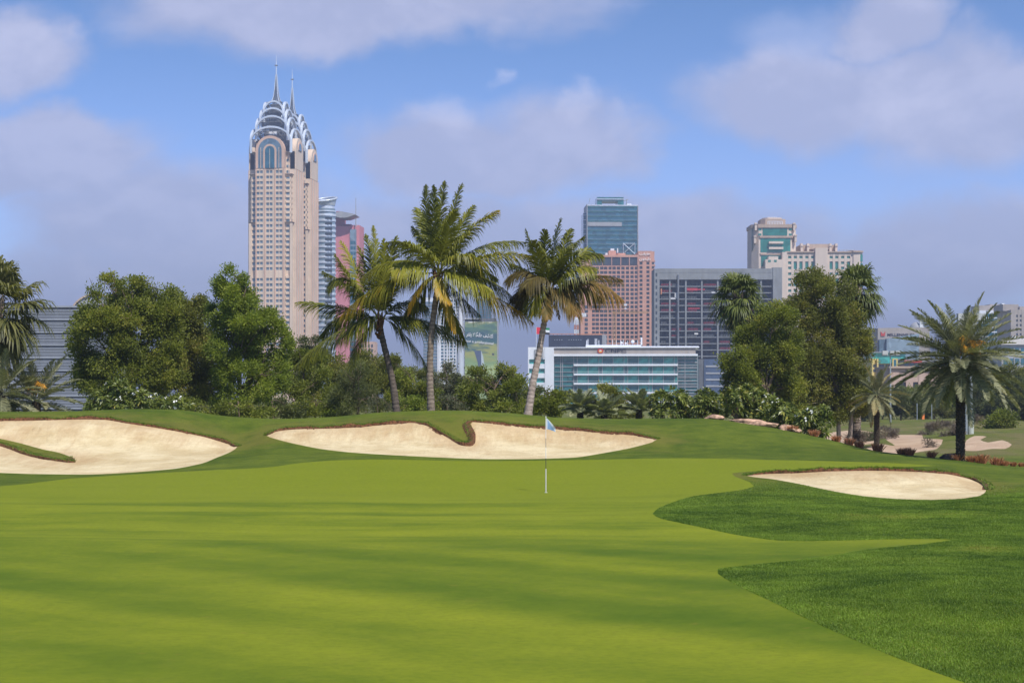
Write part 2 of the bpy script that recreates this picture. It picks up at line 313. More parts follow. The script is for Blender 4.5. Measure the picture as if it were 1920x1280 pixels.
def grass_material(name, base, lite, dry, green=False):
    m, nt = new_mat(name)
    tc = N(nt, 'ShaderNodeTexCoord').outputs['Object']
    big = NOISE(nt, tc, 0.16, 4, 0.6); mid = NOISE(nt, tc, 1.3, 4, 0.65); fine = NOISE(nt, tc, 22.0, 4, 0.7); blade = NOISE(nt, tc, 70.0, 3, 0.7)
    if green:
        # mowing bands: the blades are laid one way, then the other, in long swathes
        sx = N(nt, 'ShaderNodeSeparateXYZ', {0: tc}); y = sx.outputs[1]
        ac = M(nt, 'MULTIPLY', M(nt, 'ADD', sx.outputs[0], y), 0.7071); al = M(nt, 'MULTIPLY', M(nt, 'SUBTRACT', sx.outputs[0], y), 0.7071)
        dv = N(nt, 'ShaderNodeCombineXYZ', {0: M(nt, 'MULTIPLY', al, 0.05), 1: M(nt, 'MULTIPLY', ac, 0.30), 2: 3.7}).outputs[0]
        near = M(nt, 'ADD', M(nt, 'MULTIPLY', NOISE(nt, dv, 1.0, 4, 0.5, 0.3), 0.8), M(nt, 'MULTIPLY', M(nt, 'COSINE', M(nt, 'MULTIPLY', M(nt, 'SUBTRACT', ac, 13.7), 1.848)), -0.075))
        midv = M(nt, 'ADD', M(nt, 'MULTIPLY', NOISE(nt, VSCALE(nt, tc, (0.09, 0.42, 1)), 1.0, 5, 0.66, 0.5), 0.8), M(nt, 'MULTIPLY', NOISE(nt, VSCALE(nt, tc, (0.3, 1.6, 1)), 1.0, 4, 0.6, 0.3), 0.16))
        f_ = SS(nt, y, 31.0, 37.0)
        s = M(nt, 'ADD', M(nt, 'MULTIPLY', near, M(nt, 'SUBTRACT', 1.0, f_)), M(nt, 'MULTIPLY', midv, f_))
        s = SS(nt, s, 0.22, 0.61)
        s = M(nt, 'ADD', M(nt, 'MULTIPLY', s, 0.74), M(nt, 'MULTIPLY', SS(nt, NOISE(nt, tc, 0.55, 5, 0.65), 0.3, 0.7), 0.26))
        c = MIX(nt, s, base, lite)
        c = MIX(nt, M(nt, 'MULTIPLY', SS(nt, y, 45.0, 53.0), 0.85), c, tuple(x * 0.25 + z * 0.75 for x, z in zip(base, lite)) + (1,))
        c = MIX(nt, M(nt, 'MULTIPLY', SS(nt, mid, 0.5, 0.8), 0.22), c, dry)
        c = MIX(nt, M(nt, 'MULTIPLY', SS(nt, NOISE(nt, tc, 9.0, 4, 0.75), 0.35, 0.75), 0.30), c, tuple(x * 0.6 for x in base))
        c = MIX(nt, M(nt, 'MULTIPLY', SS(nt, NOISE(nt, tc, 3.0, 3, 0.6), 0.66, 0.74), 0.25), c, (0.20, 0.15, 0.03, 1))
        h = M(nt, 'ADD', M(nt, 'MULTIPLY', fine, 0.5), M(nt, 'MULTIPLY', blade, 0.5)); bs, bd = 0.35, 0.02
    else:
        c = MIX(nt, SS(nt, M(nt, 'ADD', M(nt, 'MULTIPLY', big, 0.55), M(nt, 'MULTIPLY', mid, 0.45)), 0.34, 0.66), base, lite)
        c = MIX(nt, M(nt, 'MULTIPLY', SS(nt, fine, 0.4, 0.7), 0.5), c, tuple(x * 0.42 for x in base))
        c = MIX(nt, M(nt, 'MULTIPLY', SS(nt, NOISE(nt, tc, 0.33, 5, 0.7), 0.60, 0.78), 0.55), c, dry)
        h = M(nt, 'ADD', M(nt, 'MULTIPLY', fine, 0.65), M(nt, 'MULTIPLY', blade, 0.35)); bs, bd = 0.9, 0.07
        yy = N(nt, 'ShaderNodeSeparateXYZ', {0: tc}).outputs[1]
        c = MIX(nt, M(nt, 'MULTIPLY', SS(nt, yy, 84.0, 100.0), M(nt, 'ADD', 0.25, M(nt, 'MULTIPLY', SS(nt, NOISE(nt, VSCALE(nt, tc, (1, .35, 1)), .16, 5, .7), .42, .62), .6))), c, (0.175, 0.145, 0.062, 1))
        # two worn, straw-coloured patches on the banks at the right
        for (u, v, yr, rx, ry, k) in ((1740, 968, (36, 50), 1.25, 0.9, 0.95), (1860, 1028, (24, 40), 0.85, 1.2, 0.7)):
            q = ground(u, v, *yr)
            d = N(nt, 'ShaderNodeVectorMath', {0: tc, 1: (q.x, q.y, q.z)}, operation='SUBTRACT').outputs[0]
            l = N(nt, 'ShaderNodeVectorMath', {0: VSCALE(nt, d, (1 / rx, 1 / ry, 0))}, operation='LENGTH').outputs['Value']
            l = M(nt, 'ADD', l, M(nt, 'MULTIPLY', M(nt, 'SUBTRACT', NOISE(nt, tc, 2.2, 5, 0.7), 0.5), 2.2))
            c = MIX(nt, M(nt, 'MULTIPLY', SS(nt, l, 1.2, 0.2), k), c, (0.30, 0.22, 0.065, 1))
        ld = N(nt, 'ShaderNodeAttribute', attribute_name='lip').outputs['Fac']       # thin, drying turf along the bunker brows
        ld = M(nt, 'ADD', ld, M(nt, 'MULTIPLY', M(nt, 'SUBTRACT', NOISE(nt, tc, .9, 5, .7), .5), 3.2))
        c = MIX(nt, M(nt, 'MULTIPLY', SS(nt, ld, 1.6, 0.1), 0.5), c, (0.185, 0.155, 0.035, 1))
        c = MIX(nt, M(nt, 'MULTIPLY', SS(nt, NOISE(nt, VSCALE(nt, tc, (.5, 1.2, 1)), .5, 5, .68), .52, .70), .5), c, tuple(x * .62 for x in base))
    p = N(nt, 'ShaderNodeBsdfPrincipled', {'Base Color': c, 'Roughness': 0.85, 'Specular IOR Level': 0.12})
    nt.links.new(bump(nt, h, bs, bd), p.inputs['Normal'])
    finish(nt, p.outputs[0]); return m
def sand_material(name, a, b, rake=True):
    m, nt = new_mat(name)
    tc = N(nt, 'ShaderNodeTexCoord').outputs['Object']
    n1 = NOISE(nt, VSCALE(nt, tc, (1, 1, 2.5)), 0.45, 6, 0.65); n2 = NOISE(nt, tc, 3.5, 5, 0.7); n3 = NOISE(nt, tc, 40, 3, 0.7)
    c = MIX(nt, SS(nt, n1, 0.33, 0.66), a, b)
    c = MIX(nt, M(nt, 'MULTIPLY', SS(nt, n2, 0.52, 0.78), 0.35), c, tuple(x * k for x, k in zip(a, (0.8, 0.7, 0.6))))
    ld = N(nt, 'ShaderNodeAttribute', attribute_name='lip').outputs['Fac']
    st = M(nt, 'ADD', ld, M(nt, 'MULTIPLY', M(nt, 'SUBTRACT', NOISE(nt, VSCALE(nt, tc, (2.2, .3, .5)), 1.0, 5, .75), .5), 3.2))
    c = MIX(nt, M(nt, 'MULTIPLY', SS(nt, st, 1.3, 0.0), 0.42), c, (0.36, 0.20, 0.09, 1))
    # footprints and pebbles: sparse dark specks
    vo = N(nt, 'ShaderNodeTexVoronoi', {'Vector': tc, 'Scale': 1.1})
    c = MIX(nt, M(nt, 'MULTIPLY', SS(nt, vo.outputs['Distance'], 0.055, 0.02), 0.5), c, (0.16, 0.10, 0.06, 1))
    h = M(nt, 'ADD', M(nt, 'ADD', M(nt, 'MULTIPLY', n1, 1.6), M(nt, 'MULTIPLY', n2, 0.6)), M(nt, 'MULTIPLY', n3, 0.10))
    if rake:
        wv = N(nt, 'ShaderNodeTexWave', {'Vector': tc, 'Scale': 3.2, 'Distortion': 5.0, 'Detail': 2.0, 'Detail Scale': 0.7}, bands_direction='X')
        h = M(nt, 'ADD', h, M(nt, 'MULTIPLY', wv.outputs['Fac'], 0.10))
    p = N(nt, 'ShaderNodeBsdfPrincipled', {'Base Color': c, 'Roughness': 0.95, 'Specular IOR Level': 0.1})
    nt.links.new(bump(nt, h, 0.9, 0.16), p.inputs['Normal'])
    finish(nt, p.outputs[0]); return m
ROUGH = grass_material("rough_grass", (0.064, 0.104, 0.008), (0.152, 0.188, 0.017), (0.20, 0.18, 0.04))
GREENM = grass_material("putting_grass", (0.064, 0.110, 0.003), (0.202, 0.228, 0.010), (0.23, 0.22, 0.025), True)
SAND = sand_material("bunker_sand", (0.52, 0.405, 0.225), (0.68, 0.57, 0.355), False)
WSAND = sand_material("waste_sand", (0.42, 0.29, 0.195), (0.50, 0.37, 0.255), False)
SOIL = solid("red_soil", (0.135, 0.058, 0.026), 0.95, 0.5, 14.0, streak=False, bmp=0.05)

def ground_piece(name, sel, mat, lipline=None):
    f = GF[sel]; used, inv = np.unique(f, return_inverse=True)
    at = None
    if lipline is not None:
        Lp = np.array(lipline); at = {'lip': np.array([np.min(np.hypot(Lp[:, 0] - p[0], (Lp[:, 1] - p[1]) * 0.45)) for p in GP[used]])}
    o = link(name, mesh_from(name, GP[used], inv.reshape(-1, 3), mat, True, at)); return tag(o, kind='structure')
ALL_LIP = [ground(u, v, *BUNKER_Y[i])[:2] for i, b in enumerate(BUNKERS) for r in (BACK[i], LIP2[i]) if r for (u, v) in smooth_poly(b[r[0]:r[1] + 1], 10, False)]
ground_piece('fairway', GR == -1, ROUGH, ALL_LIP)
names = {'bunker': ('sand_bunker', SAND), 'green': ('putting_green', GREENM), 'waste': ('sandy_waste', WSAND)}
for i, (k, _) in enumerate(REG):
    ll = None
    if k == 'bunker':
        b = BUNKERS[i]; ll = [ground(u, v, *BUNKER_Y[i])[:2] for r in (BACK[i], LIP2[i]) if r for (u, v) in smooth_poly(b[r[0]:r[1] + 1], 6, False)]
    elif k == 'waste': ll = [(1e4, 1e4)]
    ground_piece(names[k][0], GR == i, names[k][1], ll)

def lip(poly, yr, seed, h=0.15):
    """raw red-earth face under the turf along a bunker's back edge, with a thin ragged turf brow"""
    rs = np.random.RandomState(seed); pts = []
    for (u, v) in smooth_poly(poly, 2.2, False):
        q = ground(u, v, *yr); pts.append(np.array(q))
    pts = np.array(pts); n = len(pts); t = np.gradient(pts, axis=0); t[:, 2] = 0; t /= np.linalg.norm(t, axis=1)[:, None] + 1e-9
    nrm = np.stack([t[:, 1], -t[:, 0], np.zeros(n)], 1); nrm[nrm[:, 1] > 0] *= 1   # towards the sand
    s = np.arange(n) / n; taper = np.clip(np.minimum(s, 1 - s) * 14, 0.12, 1)
    def wob(a, k=11):
        w = rs.randn(n); w = np.convolve(w, np.ones(k) / k, 'same') * 1.8 + .35 * np.convolve(rs.randn(n), np.ones(3) / 3, 'same'); return (w * a)[:, None]
    up = np.array([0, 0, 1.0])
    va = np.convolve(rs.randn(n), np.ones(25) / 25, 'same') * 5; hh = (h * taper * np.clip(1 + .38 * va, .45, 1.6))[:, None]
    rows = [pts - nrm * 0.30 - up * 0.03, pts - nrm * 0.10 + up * (hh * 0.55 + wob(0.02)), pts + nrm * (0.03 + wob(0.02)) + up * (hh * 0.62 + wob(0.025)),
            pts + nrm * (0.02 + wob(0.03)) + up * wob(0.02), pts + nrm * (0.10 + wob(0.05)) - up * (hh * 0.35 + wob(0.03)), pts + nrm * 0.16 - up * (hh * 0.9)]
    V = np.concatenate(rows); Fs = []
    for r in range(len(rows) - 1):
        a = np.arange(n - 1) + r * n; Fs.append(np.stack([a, a + 1, a + 1 + n, a + n], 1))
    return V, np.concatenate(Fs), pts, nrm, hh
LIP_PTS = []
LV = []
for i, (b, yr, rg) in enumerate(zip(BUNKERS, BUNKER_Y, BACK)):
    for k, r in enumerate((rg, LIP2[i])):
        if r is None: continue
        V, Fc, pts, nrm, hh = lip(b[r[0]:r[1] + 1], yr, 5 + i * 3 + k, 0.155 if i < 2 else 0.115)
        LV.append((V, Fc)); LIP_PTS.append((pts, nrm, hh))
for V, Fc in LV:
    tag(link('bunker_edge', mesh_from('bunker_edge', V, Fc, SOIL, True)), kind='structure')
# ------------------------------------------------------------------ plants: generators
def unit(a): return a / (np.linalg.norm(a, axis=-1, keepdims=True) + 1e-9)
def tube(points, radii, sides=8):
    pts = np.array([tuple(p) for p in points], float); r = np.asarray(radii, float) * np.ones(len(pts))
    t = unit(np.gradient(pts, axis=0)); ref = np.array([0.31, 0.95, 0.05])
    a = unit(np.cross(t, ref)); b = np.cross(t, a)
    an = np.arange(sides) / sides * 2 * math.pi
    V = pts[:, None, :] + r[:, None, None] * (a[:, None, :] * np.cos(an)[None, :, None] + b[:, None, :] * np.sin(an)[None, :, None])
    n = len(pts); i = np.arange(n - 1)[:, None] * sides; j = np.arange(sides)[None, :]; k = (j + 1) % sides
    Fq = np.stack([i + j, i + k, i + k + sides, i + j + sides], -1).reshape(-1, 4)
    return V.reshape(-1, 3), Fq
class Geo:
    def __init__(s): s.v = []; s.f4 = []; s.f3 = []; s.t = []; s.n = 0
    def add(s, V, Fq=None, T3=None, tint=0.5):
        V = np.asarray(V, float).reshape(-1, 3)
        if Fq is not None and len(Fq): s.f4.append(np.asarray(Fq) + s.n)
        if T3 is not None and len(T3): s.f3.append(np.asarray(T3) + s.n)
        s.v.append(V); s.t.append(np.broadcast_to(np.asarray(tint, float), (len(V),))); s.n += len(V)
    def mesh(s, name, mat, smooth=False):
        fs = []
        if s.f4: fs.append(np.concatenate(s.f4))
        if s.f3: fs.append(np.concatenate(s.f3))
        return mesh_from(name, np.concatenate(s.v), fs, mat, smooth, {'tint': np.concatenate(s.t)})
def curve3(p0, p1, p2, n):
    t = np.linspace(0, 1, n)[:, None]; p0, p1, p2 = (np.array(tuple(p), float) for p in (p0, p1, p2))
    return (1 - t) ** 2 * p0 + 2 * t * (1 - t) * p1 + t * t * p2

def leaf_cloud(g, C, D, L, W, tint, rs):
    """diamond leaves at C pointing along D"""
    n = len(C); r = rs.randn(n, 3); S = unit(np.cross(D, r)); Nn = np.cross(D, S)
    L = (L * (0.7 + 0.6 * rs.rand(n)))[:, None]; W = (W * (0.75 + 0.5 * rs.rand(n)))[:, None]
    V = np.stack([C, C + D * L * 0.45 + S * W + Nn * W * 0.35, C + D * L, C + D * L * 0.45 - S * W + Nn * W * 0.35], 1)
    g.add(V, np.arange(n * 4).reshape(n, 4), tint=np.repeat(tint, 4))
def crown_mesh(name, lobes, mat, seed, leaf=(0.15, 0.036), dens=1120, odd=0.06, spray=0.29, per=26, lift=0.0, clump=0.25):
    """lobes: (x, y, z, rx, ry, rz) metres. Sprays of leaves gather on knots over each lobe, leaving hollows between."""
    rs = np.random.RandomState(seed); g = Geo()
    for (x, y, z, rx, ry, rz) in lobes:
        area = math.pi * math.sqrt((rx * rx + ry * ry) / 2) * rz
        ns = max(6, int(area * dens / per)); nk = max(5, int(area * 1.9))
        kn = unit(rs.randn(nk, 3)); kr = 0.55 + 0.5 * rs.rand(nk); kt = rs.rand(nk)
        ki = rs.randint(0, nk, ns)
        d = kn[ki] * kr[ki][:, None] + np.clip(rs.randn(ns, 3), -1.7, 1.7) * clump * 0.62
        c = np.array([x, y, z]) + d * np.array([rx, ry, rz])
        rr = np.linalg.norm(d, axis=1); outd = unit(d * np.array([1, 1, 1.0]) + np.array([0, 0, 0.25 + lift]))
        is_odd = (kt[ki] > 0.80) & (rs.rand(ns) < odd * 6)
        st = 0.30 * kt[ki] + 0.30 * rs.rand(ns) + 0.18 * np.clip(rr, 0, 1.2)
        n = ns * per; ci = np.repeat(np.arange(ns), per)
        off = np.clip(rs.randn(n, 3), -1.8, 1.8) * spray * np.array([0.55, 0.55, 0.42]) * (0.6 + 0.8 * rs.rand(ns))[ci][:, None]
        C = c[ci] + off + outd[ci] * (rs.rand(n)[:, None] * spray * 0.6)
        D = unit(outd[ci] * 0.75 + unit(off) * 0.5 + rs.randn(n, 3) * 0.55)
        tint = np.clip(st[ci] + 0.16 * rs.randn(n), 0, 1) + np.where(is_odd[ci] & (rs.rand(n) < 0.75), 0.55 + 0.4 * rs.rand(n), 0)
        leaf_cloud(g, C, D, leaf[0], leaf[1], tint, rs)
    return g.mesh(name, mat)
BARK = solid("grey_bark", (0.16, 0.115, 0.08), 0.95, 0.4, 2.5, bmp=0.03)
PALEBARK = solid("pale_bark", (0.30, 0.235, 0.18), 0.95, 0.35, 3.0, bmp=0.03)
def limbs_mesh(name, base, lobes, r0, mat, seed, trunks=None):
    rs = np.random.RandomState(seed); g = Geo()
    trunks = trunks or [(0.0, 0.0)]
    for (tx, ty) in trunks:
        zc = min(l[2] for l in lobes) + 0.6; zc = max(zc, 1.2)
        sway = rs.randn(3) * 0.15
        pts = curve3((tx, ty, -0.4), (tx + sway[0], ty + sway[1], zc * 0.5), (tx + sway[0] * 2, ty, zc), 8)
        g.add(*tube(pts, np.linspace(r0, r0 * 0.65, 8)))
        for l in lobes:
            if len(trunks) > 1 and rs.rand() < 0.4: continue
            e = np.array([l[0], l[1], l[2] + l[5] * 0.3]); m_ = (pts[-1] + e) / 2 + np.array([0, 0, 0.4]) + rs.randn(3) * 0.2
            b = curve3(pts[-1 - rs.randint(0, 3)], m_, e, 9); g.add(*tube(b, np.linspace(r0 * 0.5, r0 * 0.12, 9), 6))
            for _ in range(5):
                s = b[rs.randint(4, 9)]; e2 = e + unit(rs.randn(3)) * np.array(l[3:6]) * 0.95
                g.add(*tube(curve3(s, (s + e2) / 2 + rs.randn(3) * 0.15, e2, 6), np.linspace(r0 * 0.17, r0 * 0.05, 6), 5))
    return g.mesh(name, mat, True)
def lobes_px(u0, Y, base, L):
    m = Y / F; rs = random.Random(int(u0 * 7 + Y)); out = []
    for l in L:
        u, v, ru, rv = l[:4]; dy = l[4] if len(l) > 4 else rs.uniform(-1, 1) * ru * m * 0.55
        out.append(((u - u0) * m, dy, ZC - (v - V0) * m - base.z, ru * m, max(ru, rv) * m * 0.9, rv * m))
    return out
def tree(name, label, cat, u0, Y, L, mat, seed, r0=0.14, group=None, trunks=None, bark=None, **kw):
    base = stand(u0, Y); root = thing(name, label, cat, base, 0, group); lb = lobes_px(u0, Y, base, L)
    link('trunk', limbs_mesh('trunk', base, lb, r0, bark or BARK, seed, trunks), root)
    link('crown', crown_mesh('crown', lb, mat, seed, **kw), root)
    return root

# pinnate frond (coconut, date palm)
def frond(g, p0, p1, p2, n, Lmax, w, droop, fold, rs, tint=(0.3, 0.9), yellow=(0.0, 0.0), roll=0.0, ang=(30, 62), ragged=0.1, rr=0.022):
    P = curve3(p0, p1, p2, 24); g.add(*tube(P, np.linspace(rr, rr * 0.25, 24), 5), tint=0.9 + 0.7 * yellow[0])
    t = np.linspace(0.13, 0.995, n); q = t * 23; i = np.minimum(q.astype(int), 22); fr = (q - i)[:, None]
    B0 = P[i] * (1 - fr) + P[i + 1] * fr; T = unit(P[np.minimum(i + 1, 23)] - P[i])
    up = np.array([0.0, 0.0, 1.0]); hor = np.array(tuple(p2), float) - np.array(tuple(p0), float); hor[2] = 0
    side0 = np.cross(unit(hor + np.array([1e-3, 1e-3, 0])), up)
    S = unit(side0[None, :] - T * (T @ side0)[:, None]); Nn = np.cross(S, T)
    c, s = math.cos(roll), math.sin(roll); S, Nn = S * c + Nn * s, Nn * c - S * s
    env = np.sin(np.clip(t * 1.02, 0, 1) ** 0.75 * math.pi) ** 0.55 * 0.9 + 0.12
    for sg in (-1, 1):
        keep = rs.rand(n) > ragged; k = keep.sum()
        a = np.radians(ang[0] + (ang[1] - ang[0]) * t + rs.randn(n) * 5)[:, None]
        D = unit(sg * S * np.cos(a) + T * np.sin(a) + Nn * (fold + rs.randn(n, 1) * 0.10))[keep]
        L = (Lmax * env * (0.85 + 0.3 * rs.rand(n)))[keep][:, None]; b = B0[keep]
        dr = (droop * (0.7 + 0.6 * rs.rand(n)))[keep][:, None]; dn = np.array([0, 0, -1.0])
        m1 = b + D * L * 0.38 + dn * dr * L * 0.07; m2 = b + D * L * 0.72 + dn * dr * L * 0.30; e = b + D * L * 0.90 + dn * dr * L * 0.66
        W = unit(T[keep] - D * (T[keep] * D).sum(1)[:, None]) * w
        V = np.stack([b - W * .35, b + W * .35, m1 + W * .55, m1 - W * .55, m2 + W * .42, m2 - W * .42, e + W * .06, e - W * .06], 1)
        o = np.arange(k)[:, None] * 8
        Fq = np.concatenate([o + np.array([[0, 1, 2, 3]]), o + np.array([[3, 2, 4, 5]]), o + np.array([[5, 4, 6, 7]])])
        tt = tint[0] + (tint[1] - tint[0]) * rs.rand(k)
        yl = np.clip(yellow[0] + (yellow[1] - yellow[0]) * t[keep], 0, 1)
        tv = np.stack([tt + yl * 0.8, tt + yl * .8, tt + yl, tt + yl, tt + yl * 1.15, tt + yl * 1.15, tt + yl * 1.3, tt + yl * 1.3], 1)
        tv = np.where(yl[:, None] > 0.45, np.maximum(tv, 1 + ((yl - .35) * 1.2)[:, None]), np.minimum(tv, 1 + np.maximum(yl - .1, 0)[:, None] * 1.3))
        g.add(V.reshape(-1, 3), Fq, tint=tv.reshape(-1))
def palm_trunk_mesh(pts, r_base, r_top, ring, rs, rough=0.05, boots=False):
    """ringed palm stem; 'ring' = spacing of leaf scars"""
    pts = np.array([tuple(p) for p in pts], float)
    d = np.concatenate([[0], np.cumsum(np.linalg.norm(np.diff(pts, axis=0), axis=1))]); n = int(d[-1] / ring) * 3 + 1
    s = np.linspace(0, d[-1], n); P = np.stack([pchip(d, pts[:, k], s) for k in range(3)], 1)
    t = s / d[-1]; r = r_top + (r_base - r_top) * (1 - t) ** 1.6 + 0.05 * r_base * np.exp(-t * 18) * 6
    saw = (np.arange(n) % 3) / 2.0; r = r * (1 + rough * (1 - saw) + rough * 0.5 * rs.randn(n))
    V, Fq = tube(P, r, 12); V = V + rs.randn(*V.shape) * r_base * rough * 0.5
    return V, Fq, np.repeat((saw * 0.7 + 0.3 * rs.rand(n)), 12)
def trunk_material(name, dark, lite):
    m, nt = new_mat(name)
    t = N(nt, 'ShaderNodeAttribute', attribute_name='tint').outputs['Fac']; tc = N(nt, 'ShaderNodeTexCoord').outputs['Object']
    n = NOISE(nt, VSCALE(nt, tc, (1, 1, 2)), 6.0, 5, 0.7)
    c = MIX(nt, M(nt, 'ADD', M(nt, 'MULTIPLY', t, 0.55), M(nt, 'MULTIPLY', SS(nt, n, .3, .7), 0.45)), dark, lite)
    p = N(nt, 'ShaderNodeBsdfPrincipled', {'Base Color': c, 'Roughness': 0.95, 'Specular IOR Level': 0.15})
    nt.links.new(bump(nt, n, 0.8, 0.03), p.inputs['Normal']); finish(nt, p.outputs[0]); return m
COCO = leafmat("coconut_leaf", (0.040, 0.054, 0.009), (0.290, 0.290, 0.036), (0.60, 0.30, 0.030), 0.42, 0.42)
COCODRY = leafmat("dry_frond", (0.07, 0.05, 0.022), (0.15, 0.12, 0.03), (0.42, 0.20, 0.045), 0.35, 0.6)
DATE = leafmat("date_leaf", (0.080, 0.086, 0.045), (0.310, 0.310, 0.170), (0.46, 0.24, 0.05), 0.25, 0.55)
DATEG = leafmat("dusty_date_leaf", (0.13, 0.145, 0.08), (0.40, 0.42, 0.25), (0.46, 0.30, 0.08), 0.35, 0.6)
FANL = leafmat("fan_leaf", (0.036, 0.062, 0.014), (0.170, 0.195, 0.045), (0.40, 0.30, 0.09), 0.32, 0.5)
FANY = leafmat("fan_leaf_sunny", (0.050, 0.060, 0.016), (0.200, 0.190, 0.055), (0.42, 0.27, 0.08), 0.38, 0.5)
STEM = trunk_material("palm_stem", (0.075, 0.055, 0.042), (0.33, 0.265, 0.21))
STEMDARK = trunk_material("palm_stem_dark", (0.045, 0.036, 0.030), (0.175, 0.14, 0.115))
STEMPALE = trunk_material("palm_stem_pale", (0.16, 0.12, 0.10), (0.52, 0.42, 0.36))
STEMDATE = trunk_material("date_stem", (0.022, 0.018, 0.014), (0.115, 0.088, 0.058))
FIBRE = trunk_material("palm_fibre", (0.06, 0.035, 0.018), (0.26, 0.13, 0.06))

def fibre_boss(g, c, r, h, rs, n=46):
    """leaf bases and loose fibre at the head of a palm stem"""
    for k in range(n):
        a = rs.rand() * 6.283; z = rs.rand(); d = np.array([math.cos(a), math.sin(a), 0]); p = c + np.array([0, 0, -h * 0.6 + z * h])
        e = p + d * (r * (1.1 + 1.3 * rs.rand() * z)) + np.array([0, 0, (0.2 + 0.5 * rs.rand()) * h * (0.3 + z)])
        V, Fq = tube(curve3(p + d * r * 0.3, p + d * r * 1.1, e, 5), np.linspace(r * 0.42, r * 0.10, 5), 5); g.add(V, Fq, tint=rs.rand())
def coconut(label, trunk_px, Y, C, fronds, seed, stem, r=(0.17, 0.115), dry=False, group='coconut palms on the bunker mound'):
    rs = np.random.RandomState(seed); m = Y / F
    b = stand(trunk_px[0][0], Y); root = thing('coconut_palm', label, 'palm tree', b, 0, group)
    loc = lambda u, v, dy=0.0: np.array([(u - 960) * m - b.x, dy, ZC - (v - V0) * m - b.z])
    pts = [loc(u, v) for (u, v) in trunk_px]; pts[0][2] = -0.25
    g = Geo(); V, Fq, t = palm_trunk_mesh(pts, r[0], r[1], 0.17, rs, 0.07); g.add(V, Fq, tint=t); link('trunk', g.mesh('trunk', stem, True), root)
    c = loc(*C); g = Geo(); fibre_boss(g, c - np.array([0, 0, 0.35]), 0.15, 0.75, rs); link('fibre_sheath', g.mesh('fibre_sheath', FIBRE, True), root)
    for f in fronds:
        (cu_, cv_, tu, tv, dy) = f[:5]; o = f[5] if len(f) > 5 else {}
        p0 = loc(*o['from']) if 'from' in o else c + np.array([rs.randn() * .06, rs.randn() * .06 + np.sign(dy) * .08, rs.randn() * .06])
        p1 = loc(cu_, cv_, dy * 0.55); p2 = loc(tu, tv, dy)
        ln = np.linalg.norm(p1 - p0) + np.linalg.norm(p2 - p1)
        g = Geo(); y = o.get('y', (0, 0))
        frond(g, p0, p1, p2, int(50 + ln * 18), o.get('L', 0.95) * min(1, 0.55 + ln / 5), 0.041, o.get('droop', 0.75), o.get('fold', 0.05), rs, o.get('t', (0.0, 1.0)), y, o.get('roll', rs.randn() * 0.3), ragged=o.get('rag', 0.12))
        fo = link('frond', g.mesh('frond', COCODRY if o.get('dry') else COCO), root)
        if y[1] > 0.6: fo['label'] = 'yellowing frond'
        elif o.get('dry'): fo['label'] = 'dry brown frond'
    return root
def E(**k): return k
YL = (0.0, 0.55); YS = (0.12, 0.9)
coconut('shortest coconut palm with dark crooked trunk, leaning left of the other two', [(746, 770), (737, 722), (726, 672), (717, 635), (712, 612)], 80.5, (711, 600),
 [(645, 598, 553, 690, -.6, E(droop=1.1, L=1.0)), (640, 572, 552, 566, .4, E(roll=.5)), (672, 520, 636, 448, .8, E(y=(0.1, .35), rag=.3, t=(.6, 1))), (707, 500, 699, 422, .2, E(t=(.7, 1), y=(.0, .2))), (722, 520, 742, 440, .7, E()), (692, 530, 668, 458, .9, E()),
  (650, 480, 618, 545, -.7, E(droop=1.0)), (770, 578, 862, 640, -.5, E(droop=1.1)), (760, 612, 800, 690, .5, E(droop=.9)), (755, 545, 800, 575, .8, E(droop=1.1)), (682, 612, 660, 690, -.9, E(droop=.8)), (645, 565, 598, 630, .9, E(droop=1.1)), (700, 520, 683, 435, .9, E()),
  (735, 530, 770, 470, 1.2, E()), (665, 540, 632, 480, -1.1, E(t=(.3, 1))), (725, 540, 722, 450, -.6, E(t=(.4, 1))), (690, 585, 640, 640, -1.3, E(droop=1.1)), (655, 530, 600, 505, 1.1, E(droop=1.0)), (775, 590, 840, 615, 1.2, E(droop=1.1))], 11, STEMDARK, (0.17, 0.125))
